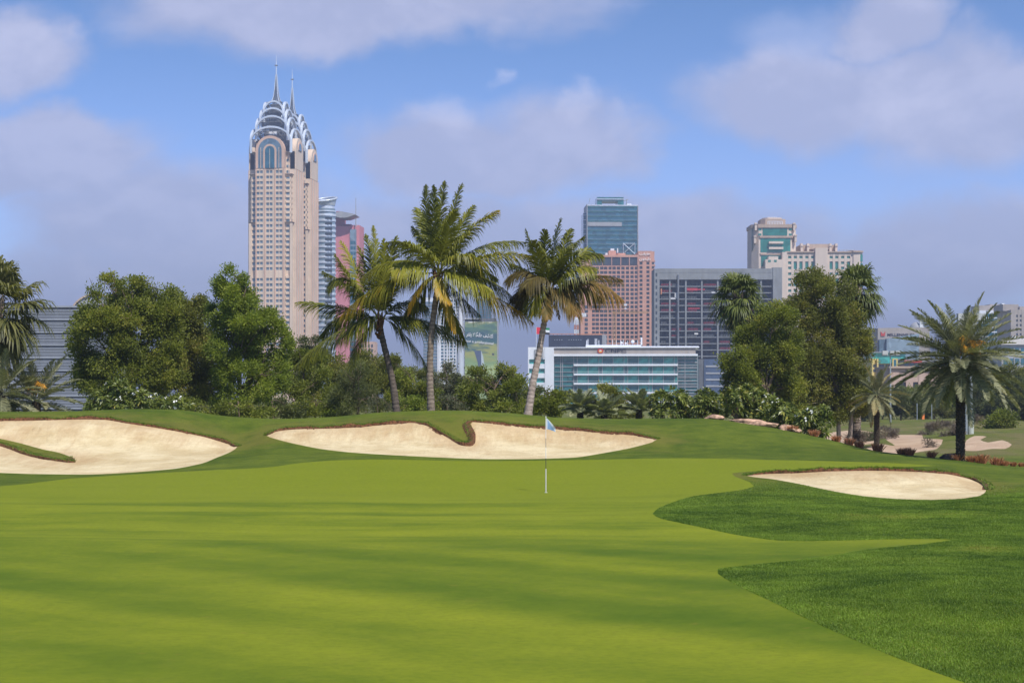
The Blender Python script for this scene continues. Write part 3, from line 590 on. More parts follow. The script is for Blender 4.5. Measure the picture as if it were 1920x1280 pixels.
coconut('tallest coconut palm with straight ringed trunk and orange lower fronds, middle of three', [(809, 770), (806, 700), (808, 640), (815, 575), (821, 530)], 79.5, (822, 512),
 [(818, 425, 833, 338, .3, E()), (795, 425, 799, 348, -.3, E(y=(0.02, .3))), (838, 420, 866, 341, .5, E()), (852, 430, 888, 381, .9, E()), (870, 425, 935, 396, -.4, E(y=YL)), (905, 438, 985, 452, .6, E(t=(.5, 1), droop=1.0)), (925, 462, 1004, 486, -.8, E(y=YL, droop=1.2)),
  (862, 462, 914, 500, -1.3, E(y=(.05, .4), droop=1.2)), (912, 495, 978, 575, .7, E(droop=1.2, L=.95)), (905, 532, 1000, 606, -.5, E(y=YS, droop=1.25, L=1.0, rag=.22)), (868, 508, 920, 548, -1.4, E(y=(.08, .2), t=(.6, 1), droop=1.2)), (775, 438, 718, 452, .9, E(droop=1.2)),
  (800, 455, 770, 422, 1.1, E()), (742, 464, 682, 522, -.7, E(t=(.7, 1), y=(.02, .22), droop=1.0)), (778, 485, 738, 512, -1.2, E(t=(.7, 1), y=(.05, .25), droop=1.0)), (712, 510, 640, 598, -.9, E(y=(0.0, .75), droop=1.2, L=1.0)), (782, 525, 768, 592, -1.0, E(y=(.3, .95), droop=.7, L=.6)),
  (818, 548, 848, 572, -1.1, E(y=(.4, .85), L=.42)), (834, 560, 854, 626, -.6, E(y=(.3, .85), L=.42)), (832, 585, 870, 640, .5, E(droop=1.0, t=(.4, 1))), (780, 545, 755, 610, .8, E(droop=1.0)), (800, 430, 778, 385, 1.0, E(t=(.3, 1))), (812, 430, 815, 352, -.9, E()), (845, 450, 880, 430, 1.4, E()),
  (760, 500, 705, 540, 1.2, E(droop=1.2)), (880, 480, 930, 520, 1.3, E(droop=1.2)), (850, 540, 900, 590, 1.0, E(droop=1.1, t=(.2, .8))), (790, 470, 760, 460, -1.6, E(t=(.4, 1))), (840, 440, 855, 400, -1.3, E(t=(.3, 1), y=(0, .2)))], 23, STEM)
coconut('coconut palm with pale curved leaning trunk and brown hanging fronds', [(988, 779), (998, 725), (1009, 670), (1018, 618), (1026, 572)], 79, (1030, 548),
 [(1030, 480, 1052, 408, .2, E()), (1000, 478, 986, 428, .5, E()), (1022, 490, 1020, 432, -.5, E()), (1056, 468, 1095, 442, .5, E()), (1075, 462, 1128, 478, -.3, E(droop=1.0)), (1064, 490, 1115, 508, -1.0, E(y=(0, .3), droop=1.0)),
  (1092, 498, 1168, 565, -.5, E(dry=1, y=(.15, .7), droop=1.3, L=.95)), (1098, 500, 1168, 522, .7, E(dry=1, y=(.1, .5), droop=1.1)), (985, 483, 950, 528, -.5, E(dry=1, y=(0, .3), droop=1.1)), (985, 500, 974, 585, .5, E(dry=1, droop=1.0)), (1002, 525, 1000, 592, -1.1, E(y=(0.1, .4), droop=.8)),
  (995, 500, 958, 492, .9, E(droop=1.0)), (1062, 532, 1078, 590, -.9, E(dry=1, y=(.2, .6), droop=1.0)), (1050, 470, 1072, 425, .9, E()), (1018, 560, 1028, 600, -1.2, E(dry=1, y=(.2, .5), L=.6)), (1045, 480, 1072, 462, -1.2, E(t=(.2, .9))), (1010, 490, 1000, 455, -1.1, E(t=(.2, .9))),
  (1085, 520, 1130, 560, .9, E(dry=1, y=(.1, .5), droop=1.2)), (992, 520, 960, 560, 1.1, E(dry=1, droop=1.1)), (1012, 500, 985, 540, -1.4, E(dry=1, y=(0.05, .2), droop=1.1)), (1068, 478, 1110, 462, 1.2, E()), (1040, 560, 1048, 600, -.5, E(dry=1, y=(.4, .6), L=.35, rag=.5)), (1016, 562, 1012, 596, .5, E(dry=1, y=(.3, .6), L=.3, rag=.5))], 37, STEMPALE, (0.175, 0.12))

def date_palm(label, u, Y, top_v, R, nf, seed, group, vmin=-45, trunk_r=0.2, fruit=False, yellow=0.0, L=0.42, cat='palm tree', name='date_palm', n_l=84, lean=0.0, mat=None):
    rs = np.random.RandomState(seed); m = Y / F; b = stand(u, Y); root = thing(name, label, cat, b, 0, group)
    h = ZC - (top_v - V0) * m - b.z; top = np.array([lean, 0, h])
    g = Geo(); V, Fq, t = palm_trunk_mesh([(0, 0, -0.2), (lean * .2, 0, h * .5), top], trunk_r * 0.95, trunk_r * 0.9, 0.09, rs, 0.12); g.add(V, Fq, tint=t)
    for k in range(int(h * 70)):                         # old leaf stubs
        a = k * 2.4; z = (k + .5) / (h * 70) * h; d = np.array([math.cos(a), math.sin(a), 0]); p = np.array([lean * z / max(h, .1), 0, z]) + d * trunk_r * 0.85
        V, Fq = tube([p, p + d * .05 + np.array([0, 0, .06])], [0.055, 0.03], 5); g.add(V, Fq, tint=rs.rand())
    link('trunk', g.mesh('trunk', STEMDATE, True), root)
    for k in range(nf):
        f = (k + .5) / nf; el = math.radians(80 - (80 - vmin) * f ** 0.72 + rs.randn() * 7); az = k * 2.39996 + rs.randn() * 0.2
        ln = R * (0.82 + 0.26 * rs.rand()) * (0.9 if el > 1.2 else 1.0); hd = np.array([math.cos(az), math.sin(az), 0]); z = np.array([0, 0, 1.0])
        p0 = top + hd * 0.1 + z * (0.25 - 0.35 * f); p1 = p0 + (hd * math.cos(el) + z * math.sin(el)) * ln * 0.55
        e2 = el - math.radians(14 + 30 * rs.rand() * (0.5 + f * 0.5)); p2 = p1 + (hd * math.cos(e2) + z * math.sin(e2)) * ln * 0.5
        g = Geo(); yl = yellow * (rs.rand() < .5) * rs.rand() + (0.35 if (f > .8 and rs.rand() < .35) else 0)
        frond(g, p0, p1, p2, n_l, L, 0.0235, 0.10, 0.30, rs, (0.1, 1.0), (yl * .6, yl), rs.randn() * 0.25, (28, 55), 0.05, 0.02)
        link('frond', g.mesh('frond', mat or DATE), root)
    if fruit:
        g = Geo()
        for k in range(5):
            a = -1.2 + rs.randn() * 0.6; d = np.array([math.cos(a), math.sin(a), 0]); p = top + np.array([0, 0, .25]); e = p + d * (0.45 + .3 * rs.rand()) + np.array([0, 0, .55 + .5 * rs.rand()])
            tip = e + d * .25 - np.array([0, 0, .35]); c = curve3(p, e, tip, 10); g.add(*tube(c, np.linspace(.018, .01, 10), 5), tint=0.9)
            for q in range(34):
                s = c[rs.randint(5, 10)]; g.add(*tube([s, s + rs.randn(3) * .10 - np.array([0, 0, .12])], [.007, .004], 4), tint=rs.rand())
        link('fruit_stalk', g.mesh('fruit_stalk', solid("date_stalk", (0.62, 0.30, 0.03), 0.7, .3, 6, streak=False)), root)
    return root
date_palm('large grey green date palm with dark stubbly trunk, standing alone at the right', 1801, 68.5, 678, 2.5, 92, 5, None, -42, 0.145, True, L=0.40)
date_palm('young date palm with fruiting yellow heart under the fan palm at the left', 68, 88, 752, 2.3, 36, 8, 'low date palms at the left', -12, 0.2, True, 0.1)
date_palm('low date palm with drooping grey fronds, cut by the left edge', 2, 86, 742, 2.1, 34, 9, 'low date palms at the left', -35, 0.2, False, 0.35)
date_palm('small grey date palm by rocks, leftmost of three below the white office', 1088, 92, 768, 1.05, 30, 15, 'small date palms below the office', 0, 0.14, L=.34, mat=DATEG)
date_palm('small date palm with yellow heart, middle of three below the white office', 1133, 92, 776, 1.05, 28, 16, 'small date palms below the office', -5, 0.14, L=.34, yellow=.35, mat=DATEG)
date_palm('small dusty date palm, rightmost of three below the white office', 1198, 93, 768, 1.1, 30, 17, 'small date palms below the office', 0, 0.14, L=.34, mat=DATEG)
date_palm('slim date palm with yellowing drooping fronds beside the big tree at the right', 1644, 108, 742, 2.0, 30, 18, None, -50, 0.14, yellow=.7, L=.36)

def fan_leaf(g, base, d, pet, R, rs, tint, nseg=26, spread=105, yl=0.0):
    up = np.array([0, 0, 1.0]); d = unit(d); s = unit(np.cross(d, up) + 1e-6); nrm = np.cross(s, d)
    hub = base + d * pet - up * pet * 0.08; g.add(*tube(curve3(base, base + d * pet * .5 + up * .04, hub, 6), np.linspace(.022, .012, 6), 5), tint=0.8)
    a = np.radians(np.linspace(-spread, spread, nseg) + rs.randn(nseg) * 2)[:, None]
    D = unit(d * np.cos(a) + s * np.sin(a) + nrm * (0.10 + .05 * rs.randn(nseg, 1)) - up * 0.12)
    L = (R * (0.75 + 0.25 * np.cos(a[:, 0] * .8)) * (.9 + .2 * rs.rand(nseg)))[:, None]
    W = unit(np.cross(D, nrm)) * R * math.radians(2 * spread / nseg) * 0.30
    k = (.75 + .5 * rs.rand(nseg))[:, None]
    m1 = hub + D * L * .5 - up * L * .03 * k; m2 = hub + D * L * .8 - up * L * .16 * k; e = hub + D * L * .97 - up * L * .42 * k
    b = np.repeat(hub[None, :], nseg, 0)
    V = np.stack([b - W * .1, b + W * .1, m1 + W + nrm * .01, m1 - W, m2 + W * .7, m2 - W * .7, e + W * .08, e - W * .08], 1)
    o = np.arange(nseg)[:, None] * 8; Fq = np.concatenate([o + np.array([[0, 1, 2, 3]]), o + np.array([[3, 2, 4, 5]]), o + np.array([[5, 4, 6, 7]])])
    tt = np.clip(tint + .25 * rs.randn(nseg), 0, 1)[:, None] + np.array([[0, 0, 0, 0, .1, .1, .3, .3]]) * yl + (yl * .6 if yl > .3 else 0)
    g.add(V.reshape(-1, 3), Fq, tint=tt.reshape(-1))
def fan_palm(label, u, Y, top_v, R, pet, nl, seed, mat, tr=0.2, lo=-70, group=None, stem=None):
    rs = np.random.RandomState(seed); m = Y / F; b = stand(u, Y); root = thing('fan_palm', label, 'palm tree', b, 0, group); h = ZC - (top_v - V0) * m - b.z
    g = Geo(); V, Fq, t = palm_trunk_mesh([(0, 0, -.2), (.05, 0, h * .5), (0, 0, h)], tr * 1.15, tr, .12, rs, .09); g.add(V, Fq, tint=t); fibre_boss(g, np.array([0, 0, h - .5]), tr, 1.2, rs, 60)
    link('trunk', g.mesh('trunk', stem or STEM, True), root)
    for k in range(nl):
        f = (k + .5) / nl; el = math.radians(85 - (85 - lo) * f + rs.randn() * 8); az = k * 2.39996 + rs.randn() * .25
        d = np.array([math.cos(az) * math.cos(el), math.sin(az) * math.cos(el), math.sin(el)])
        g = Geo(); fan_leaf(g, np.array([0, 0, h - .15 + .3 * (1 - f)]), d, pet * (.8 + .4 * rs.rand()), R * (.85 + .3 * rs.rand()), rs, .65 - .4 * f + .2 * rs.rand(), yl=.9 if (f > .8 and rs.rand() < .5) else .15)
        link('fan_leaf', g.mesh('fan_leaf', mat), root)
    return root
fan_palm('tall sunlit fan palm with yellow green fans, cut by the left edge', -6, 88, 574, 1.45, 1.3, 52, 41, FANY, .22, -75)
fan_palm('shaggy fan palm with bare brown trunk before the unfinished concrete block', 1384, 122, 558, 1.2, 0.95, 50, 42, FANL, .24, -75, 'fan palms in the right tree group', STEMDARK)
fan_palm('fan palm rising behind the right edge of the big tree', 1606, 120, 545, 1.25, 0.95, 48, 43, FANL, .22, -72, 'fan palms in the right tree group')

# ------------------------------------------------------------------ broadleaf trees and bushes
LF = leafmat("leaf_fresh", (0.064, 0.088, 0.013), (0.300, 0.325, 0.042), (0.26, 0.21, 0.045), .42)
LB = leafmat("leaf_bright", (0.080, 0.118, 0.013), (0.335, 0.390, 0.048), (0.30, 0.30, 0.05), .45)
LO = leafmat("leaf_olive", (0.068, 0.080, 0.016), (0.285, 0.290, 0.052), (0.30, 0.21, 0.07), .40)
LD = leafmat("leaf_dark", (0.044, 0.058, 0.017), (0.165, 0.185, 0.050), (0.13, 0.11, 0.04), .25)
LG = leafmat("leaf_grey", (0.055, 0.065, 0.032), (0.160, 0.165, 0.085), (0.26, 0.21, 0.10), .25)
G1 = 'broadleaf trees behind the left bunker'; G2 = 'trees in the wood behind the mound'; G3 = 'trees far behind the sandy waste'
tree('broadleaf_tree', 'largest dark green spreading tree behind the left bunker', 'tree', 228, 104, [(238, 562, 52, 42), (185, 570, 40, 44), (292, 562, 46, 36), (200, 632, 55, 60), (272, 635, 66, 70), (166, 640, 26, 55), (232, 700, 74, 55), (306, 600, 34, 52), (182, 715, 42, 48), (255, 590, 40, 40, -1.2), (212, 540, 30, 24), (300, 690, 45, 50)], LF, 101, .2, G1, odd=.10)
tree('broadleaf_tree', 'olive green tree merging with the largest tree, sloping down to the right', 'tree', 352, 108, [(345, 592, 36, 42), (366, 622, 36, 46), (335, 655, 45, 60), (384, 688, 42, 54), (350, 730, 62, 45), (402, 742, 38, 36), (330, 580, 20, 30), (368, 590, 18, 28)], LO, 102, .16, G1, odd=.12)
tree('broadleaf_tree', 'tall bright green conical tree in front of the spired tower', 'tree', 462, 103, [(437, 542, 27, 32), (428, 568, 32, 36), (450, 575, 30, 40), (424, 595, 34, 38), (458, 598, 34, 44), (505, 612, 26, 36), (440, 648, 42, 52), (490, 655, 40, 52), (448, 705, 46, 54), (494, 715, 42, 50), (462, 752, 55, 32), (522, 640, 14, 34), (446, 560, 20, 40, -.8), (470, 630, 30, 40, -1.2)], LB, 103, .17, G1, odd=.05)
tree('broadleaf_tree', 'small dull olive tree showing above the wood below the spired tower', 'tree', 575, 150, [(562, 655, 30, 22), (595, 662, 28, 25), (575, 690, 40, 40)], LD, 104, .14, G2)
for i, (lab, u0, Y, L, mt, kw) in enumerate([
 ('fresh green tree at the left end of the wood, beside the tall conical tree', 562, 112, [(560, 700, 44, 46), (540, 742, 38, 38), (592, 738, 38, 38), (575, 680, 26, 28)], LF, {}),
 ('yellowish green tree behind the drooping left frond of the shortest palm', 635, 120, [(620, 705, 42, 34), (655, 718, 38, 42), (612, 750, 40, 32), (642, 700, 25, 25)], LO, dict(odd=.12)),
 ('dark feathery bush left of the shortest palm trunk', 668, 100, [(666, 722, 28, 44), (650, 752, 30, 30), (690, 756, 28, 26), (672, 700, 16, 24)], LD, dict(leaf=(.2, .014), dens=1100)),
 ('light olive tree directly behind the shortest palm trunk', 715, 126, [(712, 695, 42, 34), (700, 730, 42, 42), (738, 735, 30, 38)], LO, {}),
 ('green tree between the trunks of the two left coconut palms', 772, 116, [(766, 718, 34, 42), (782, 745, 38, 36), (752, 752, 32, 26)], LF, dict(odd=.1)),
 ('pale green tree just right of the tallest palm trunk', 842, 122, [(838, 712, 30, 34), (824, 742, 34, 36), (856, 752, 34, 28)], LG, {}),
 ('broad rounded green tree below the advertising tower', 928, 112, [(930, 718, 44, 28), (905, 742, 46, 36), (964, 738, 32, 36), (886, 722, 24, 24), (940, 762, 56, 24), (948, 705, 22, 18)], LF, {}),
 ('small bushy tree right of the pale leaning palm trunk', 1040, 99, [(1020, 772, 24, 14), (1026, 746, 28, 22), (1046, 764, 28, 22), (1012, 766, 26, 20)], LF, {}),
 ('rounded grey green tree between the small date palms', 1158, 112, [(1150, 745, 24, 22), (1176, 756, 30, 20), (1132, 758, 20, 16), (1160, 776, 42, 16)], LO, {}),
 ('dull green tree filling the gap below the pink tower', 690, 150, [(690, 705, 44, 26), (660, 715, 40, 30), (720, 715, 40, 30)], LD, {}),
 ('low olive tree between the wood and the broad rounded tree', 858, 150, [(870, 735, 38, 28), (840, 730, 36, 30), (800, 725, 40, 30)], LO, {}),
 ('dark tree behind the bushy tree at the leaning palm', 995, 140, [(1000, 755, 34, 22), (1050, 760, 38, 20), (970, 752, 30, 25)], LD, {})]):
    tree('broadleaf_tree', lab, 'tree', u0, Y, L, mt, 120 + i, .12, G2, **kw)
tree('dry_bush', 'pale straw coloured bush at the foot of the shortest palm', 'bush', 712, 92, [(712, 762, 22, 12), (735, 768, 14, 8)], LG, 140, .03, leaf=(.16, .01), odd=.6)
tree('broadleaf_tree', 'large ragged olive and brown tree with two bare trunks, right of the office', 'tree', 1582, 116, [(1520, 545, 36, 36), (1562, 570, 40, 44), (1500, 600, 32, 44), (1590, 620, 36, 44), (1540, 635, 50, 52), (1600, 675, 34, 52), (1552, 705, 46, 50), (1590, 735, 38, 38), (1505, 672, 36, 54), (1520, 735, 40, 40), (1545, 530, 22, 22), (1612, 640, 20, 30), (1500, 765, 44, 28), (1568, 765, 42, 26), (1610, 745, 24, 34), (1480, 700, 30, 50)], LO, 150, .16, 'trees of the right group', trunks=[(-.3, 0), (.35, .1)], odd=.10, dens=1500, clump=.31, bark=PALEBARK)
tree('broadleaf_tree', 'darker green tree left of the large ragged tree, beside the fan palm', 'tree', 1440, 111, [(1450, 605, 36, 32), (1424, 645, 36, 40), (1466, 672, 38, 44), (1402, 690, 34, 36), (1432, 716, 52, 38), (1380, 722, 26, 28), (1470, 730, 34, 36), (1408, 622, 20, 22), (1388, 705, 34, 40), (1450, 750, 50, 34), (1400, 745, 40, 30), (1480, 640, 24, 40)], LF, 151, .16, 'trees of the right group', odd=.12, dens=1300, clump=.30)
for i, (lab, u0, Y, L, mt) in enumerate([
 ('dark acacia tree behind the slim yellowing date palm', 1690, 235, [(1690, 752, 34, 18), (1662, 758, 26, 16), (1715, 762, 26, 14)], LD),
 ('olive shrubby tree left of the big date palm trunk in the distance', 1752, 240, [(1745, 758, 34, 20), (1775, 768, 24, 14), (1725, 768, 22, 12)], LO),
 ('green tree behind the right of the big date palm trunk', 1838, 235, [(1835, 752, 30, 24), (1858, 762, 26, 20), (1822, 770, 22, 14)], LD),
 ('very dark dense tree at the far right edge', 1900, 230, [(1895, 752, 34, 34), (1925, 748, 34, 36), (1872, 768, 24, 20)], LD),
 ('light green round bush right of the lamp pole', 1878, 165, [(1878, 792, 20, 12), (1868, 798, 14, 8), (1884, 784, 10, 8)], LF),
 ('small dark tree beyond the two bare trunks', 1610, 240, [(1610, 760, 34, 20), (1580, 765, 26, 18), (1640, 765, 22, 16)], LD),
 ('distant green tree between the lamp poles', 1790, 290, [(1790, 752, 26, 14), (1812, 756, 22, 12)], LO)]):
    tree('broadleaf_tree', lab, 'tree', u0, Y, L, mt, 160 + i, .14, G3, dens=850, leaf=(.26, .06), spray=.55)

PLUM = leafmat("plumeria_leaf", (0.045, 0.075, 0.014), (0.240, 0.270, 0.055), (0.42, 0.34, 0.07), .25, .38)
PETAL = solid("white_petal", (0.85, 0.84, 0.78), .6, .05, 3, streak=False)
def plumeria(label, u0, Y, L, seed, ros=26.0, flowers=8, group='frangipani bushes', ylw=.05):
    rs = np.random.RandomState(seed); b = stand(u0, Y); root = thing('frangipani_bush', label, 'bush', b, 0, group); lb = lobes_px(u0, Y, b, L); g = Geo(); s = Geo(); fl = Geo(); tips = []
    for (x, y, z, rx, ry, rz) in lb:
        n = max(10, int(math.pi * rx * rz * ros))
        for k in range(n):
            d = unit(rs.randn(3) + np.array([0, -.35, .35])); r = .62 + .42 * rs.rand(); c = np.array([x, y, z]) + d * np.array([rx, ry, rz]) * r; tips.append((c, d))
            o0 = np.array([x * .3 + rs.randn() * .2, y * .3 + rs.randn() * .2, 0]); V, Fq = tube(curve3(o0, np.array([x, y, z * .4]) + rs.randn(3) * .2, c, 7), np.linspace(.035, .016, 7), 5)
            if rs.rand() < .25: s.add(V, Fq, tint=rs.rand())
            nl = 15; az = np.arange(nl) * 2.4 + rs.rand() * 6; el = np.radians(rs.uniform(-25, 70, nl)); ax = unit(d + np.array([0, 0, .9])); e1 = unit(np.cross(ax, [.3, .2, .9])); e2 = np.cross(ax, e1)
            D = unit((e1 * np.cos(az)[:, None] + e2 * np.sin(az)[:, None]) * np.cos(el)[:, None] + ax * np.sin(el)[:, None])
            Ln = (.32 * (.7 + .5 * rs.rand(nl)))[:, None]; Sd = unit(np.cross(D, ax) + 1e-6) * .048; up = np.array([0, 0, 1.0])
            B0 = np.repeat(c[None], nl, 0); V = np.stack([B0 + D * Ln * .12, B0 + D * Ln * .55 + Sd + up * .015, B0 + D * Ln - up * Ln * .18, B0 + D * Ln * .55 - Sd + up * .015], 1)
            base = rs.rand() * .6; t = np.clip(base + .35 * rs.rand(nl), 0, 1) + (rs.rand(nl) < ylw) * .9
            g.add(V.reshape(-1, 3), np.arange(nl * 4).reshape(nl, 4), tint=np.repeat(t, 4))
    link('stems', s.mesh('stems', BARK, True), root); link('foliage', g.mesh('foliage', PLUM), root)
    for k in range(flowers):
        c, d = tips[rs.randint(len(tips))]
        if d[1] > .2: continue
        for q in range(4):
            p = c + d * .16 + rs.randn(3) * .05; az = np.arange(5) * 1.2566; e1 = unit(np.cross(d, [.2, .3, .9])); e2 = np.cross(d, e1)
            D = unit(e1 * np.cos(az)[:, None] + e2 * np.sin(az)[:, None] + d * .5); S2 = unit(np.cross(D, d)) * .018
            V = np.stack([np.repeat(p[None], 5, 0), p + D * .03 + S2, p + D * .055, p + D * .03 - S2], 1); fl.add(V.reshape(-1, 3), np.arange(20).reshape(5, 4))
    if fl.n: link('blossoms', fl.mesh('blossoms', PETAL), root)
    return root
plumeria('frangipani bush with white blossom under the largest tree at the left', 225, 84, [(225, 738, 28, 24), (195, 752, 26, 20), (262, 750, 26, 18), (172, 762, 18, 12), (240, 760, 36, 16)], 201, flowers=9)
plumeria('low pale leaved frangipani with white flowers on the left mound crest', 300, 85, [(292, 758, 26, 14), (335, 760, 20, 12)], 202, flowers=9)
plumeria('dark frangipani bush, leftmost of the row right of the small date palms', 1262, 84, [(1262, 752, 28, 20), (1234, 758, 20, 24), (1258, 775, 38, 14), (1285, 762, 18, 22)], 203, flowers=2)
plumeria('rounded dark frangipani bush before the corner of the office', 1322, 83, [(1318, 752, 26, 22), (1336, 758, 22, 22), (1316, 774, 34, 14)], 204, flowers=2)
plumeria('tallest yellow green frangipani bush with white blossom, behind the pink rocks', 1405, 82, [(1408, 745, 34, 24), (1378, 752, 28, 24), (1436, 758, 26, 22), (1400, 772, 46, 20), (1432, 778, 30, 18)], 205, flowers=10, ylw=.14)
plumeria('frangipani bush between the tallest one and the slope end', 1470, 80.5, [(1468, 772, 24, 20), (1450, 785, 24, 16), (1486, 782, 20, 16), (1476, 795, 30, 14)], 206, flowers=6, ylw=.1)
plumeria('rightmost frangipani bush, spilling down the end of the grass slope', 1532, 78, [(1532, 776, 24, 20), (1512, 790, 20, 20), (1545, 798, 15, 18), (1530, 812, 26, 12)], 207, flowers=5, ylw=.12)

# undergrowth closing the foot of the wood, and more trees along the far edge
for i, (lab, u0, Y, L, mt) in enumerate([
 ('low dark bush at the foot of the tall conical tree', 455, 98, [(440, 770, 34, 14), (480, 772, 34, 14), (415, 772, 24, 12)], LF),
 ('low bush at the foot of the fresh green tree, left of the conical tree base', 520, 100, [(510, 772, 30, 14), (540, 770, 28, 16)], LD),
 ('low green bush between the conical tree and the feathery dark bush', 590, 101, [(575, 770, 34, 16), (610, 768, 30, 16)], LF),
 ('low bush left of the shortest palm trunk base', 640, 108, [(632, 768, 28, 18), (655, 770, 24, 14)], LB),
 ('low bush right of the shortest palm trunk base', 775, 104, [(765, 764, 24, 14), (790, 762, 22, 14)], LB),
 ('low bush right of the tallest palm trunk base', 838, 104, [(830, 764, 24, 14), (860, 766, 26, 12)], LG),
 ('low dark bush under the largest tree, right of the white blossom', 330, 98, [(320, 764, 40, 14), (370, 770, 30, 14)], LF),
 ('low bush at the left of the pale leaning palm base', 965, 100, [(955, 772, 30, 12), (985, 776, 22, 12)], LF)]):
    tree('low_bush', lab, 'bush', u0, Y, L, mt, 180 + i, .05, 'undergrowth at the foot of the wood', dens=1000)
for i, (u0, Y, L, mt, lab) in enumerate([
 (1655, 260, [(1650, 745, 34, 26), (1685, 752, 26, 20)], LD, 'dark distant tree left of the slim floodlight pole'), (1720, 265, [(1715, 748, 36, 22), (1745, 754, 30, 16)], LF, 'green distant tree below the pinkish low building'),
 (1770, 270, [(1768, 752, 34, 20), (1795, 758, 26, 16)], LD, 'dark distant tree left of the big date palm trunk'), (1850, 255, [(1842, 735, 34, 34), (1868, 748, 30, 28)], LD, 'tall dark distant tree right of the lamp poles'),
 (1905, 250, [(1900, 728, 34, 36), (1930, 735, 34, 40), (1880, 755, 26, 24)], LO, 'tallest distant tree at the right edge'), (1588, 255, [(1580, 752, 34, 24), (1560, 760, 26, 18)], LD, 'distant tree glimpsed left of the bare trunks')]):
    tree('broadleaf_tree', lab, 'tree', u0, Y, L, mt, 210 + i, .14, G3, dens=850, leaf=(.26, .06), spray=.55)

# red fountain grass tufts along the lower edge of the slope
TUFT = leafmat("red_tuft", (0.26, 0.095, 0.05), (0.55, 0.26, 0.13), (0.40, 0.26, 0.12), .3)
def tuft_mesh(seed, n=150, h=.34, spread=.55, mat=None, name='blades'):
    rs = np.random.RandomState(seed); g = Geo(); a = rs.rand(n) * 6.283; r = rs.rand(n) ** .6 * .12; b = np.stack([np.cos(a) * r, np.sin(a) * r, np.full(n, -.03)], 1)
    tl = rs.rand(n) * spread; D = unit(np.stack([np.cos(a) * tl, np.sin(a) * tl, np.ones(n)], 1) + rs.randn(n, 3) * .1); L = (h * (.55 + .5 * rs.rand(n)))[:, None]; S = unit(np.cross(D, rs.randn(n, 3))) * .011
    m1 = b + D * L * .6; e = b + D * L + np.stack([np.cos(a), np.sin(a), -np.ones(n)], 1) * L * .16 * tl[:, None]
    V = np.stack([b - S, b + S, m1 + S * 1.3, m1 - S * 1.3, e + S * .3, e - S * .3], 1); o = np.arange(n)[:, None] * 6
    g.add(V.reshape(-1, 3), np.concatenate([o + np.array([[0, 1, 2, 3]]), o + np.array([[3, 2, 4, 5]])]), tint=np.repeat(rs.rand(n), 6)); return g.mesh(name, mat or TUFT)
TM = [tuft_mesh(300 + k) for k in range(3)]
TUFTS = [(1487, 1.0, 'single reddish grass tuft at the end of the pink rocks'), (1526, 1.0, 'red tuft of grass below the rightmost frangipani'), (1568, .9, 'red grass tuft in front of the two bare trunks'), (1592, 1.0, 'red grass tuft just right of the bare trunks'), (1611, .95, 'red grass tuft left of the slim date palm'),
 (1646, 1.15, 'red grass tuft at the foot of the slim date palm'), (1691, .9, 'left half of a wide red tuft before the pale sand'), (1705, 1.05, 'right half of a wide red tuft before the pale sand'), (1746, .9, 'short red tuft left of the dark boulder'), (1782, .85, 'red tuft touching the right of the dark boulder'), (1796, .9, 'red tuft hiding the foot of the big date palm'),
 (1820, .85, 'small red tuft just right of the big date palm trunk'), (1839, 1.25, 'tallest red tuft, right of the big date palm'), (1869, 1.1, 'pointed red tuft near the right edge'), (1884, .7, 'low red tuft beside the pointed one'), (1900, .65, 'low red tuft near the frame edge'), (1915, .6, 'low red tuft cut by the right frame edge')]
for i, (u, s, lab) in enumerate(TUFTS):
    Y = float(np.interp(u, [1480, 1560, 1640, 1720, 1800, 1920], [75.5, 73.6, 70.6, 69.6, 68.4, 68.0])); b = stand(u, Y)
    o = tag(link('grass_tuft', TM[i % 3], None, b, i * 1.3), lab, 'grass tuft', 'red grass tufts edging the slope'); o.scale = (s * 1.15, s * 1.15, s)
# twiggy grey bushes on the sandy waste
TWIG = leafmat("grey_twig", (0.085, 0.066, 0.052), (0.24, 0.19, 0.14), (0.30, 0.25, 0.12), .2)
for i, (lab, u, Y, ru, rv, v) in enumerate([('round grey twiggy bush in the middle of the pale sand', 1776, 116, 24, 15, 838), ('grey brown bush at the left of the pale sand', 1668, 128, 16, 9, 826), ('low dun bush beyond the pale sand', 1744, 150, 20, 9, 815), ('flat brown bush behind the left end of the sand', 1668, 160, 14, 6, 811), ('dry bush by the two bare trunks', 1604, 118, 14, 10, 824), ('small grey bush in front of the pale sand', 1741, 104, 12, 5, 846), ('wide tawny bush under the far grass mound', 1800, 165, 30, 8, 806), ('dun bush left of the far mown mound', 1830, 175, 22, 8, 804), ('olive hummock bush right of the bare trunks', 1628, 122, 16, 12, 828)]):
    b = ground(u, v + rv * .8, 86, 320) if False else stand(u, Y); m = Y / F; root = thing('dry_bush', lab, 'bush', b, 0, 'dry bushes on the sandy waste')
    link('twigs', crown_mesh('twigs', [(0, 0, rv * m * .55, ru * m, ru * m * .8, rv * m)], TWIG if 'olive' not in lab else LG, 330 + i, leaf=(.22, .016), dens=2600, spray=.25, odd=.3), root)

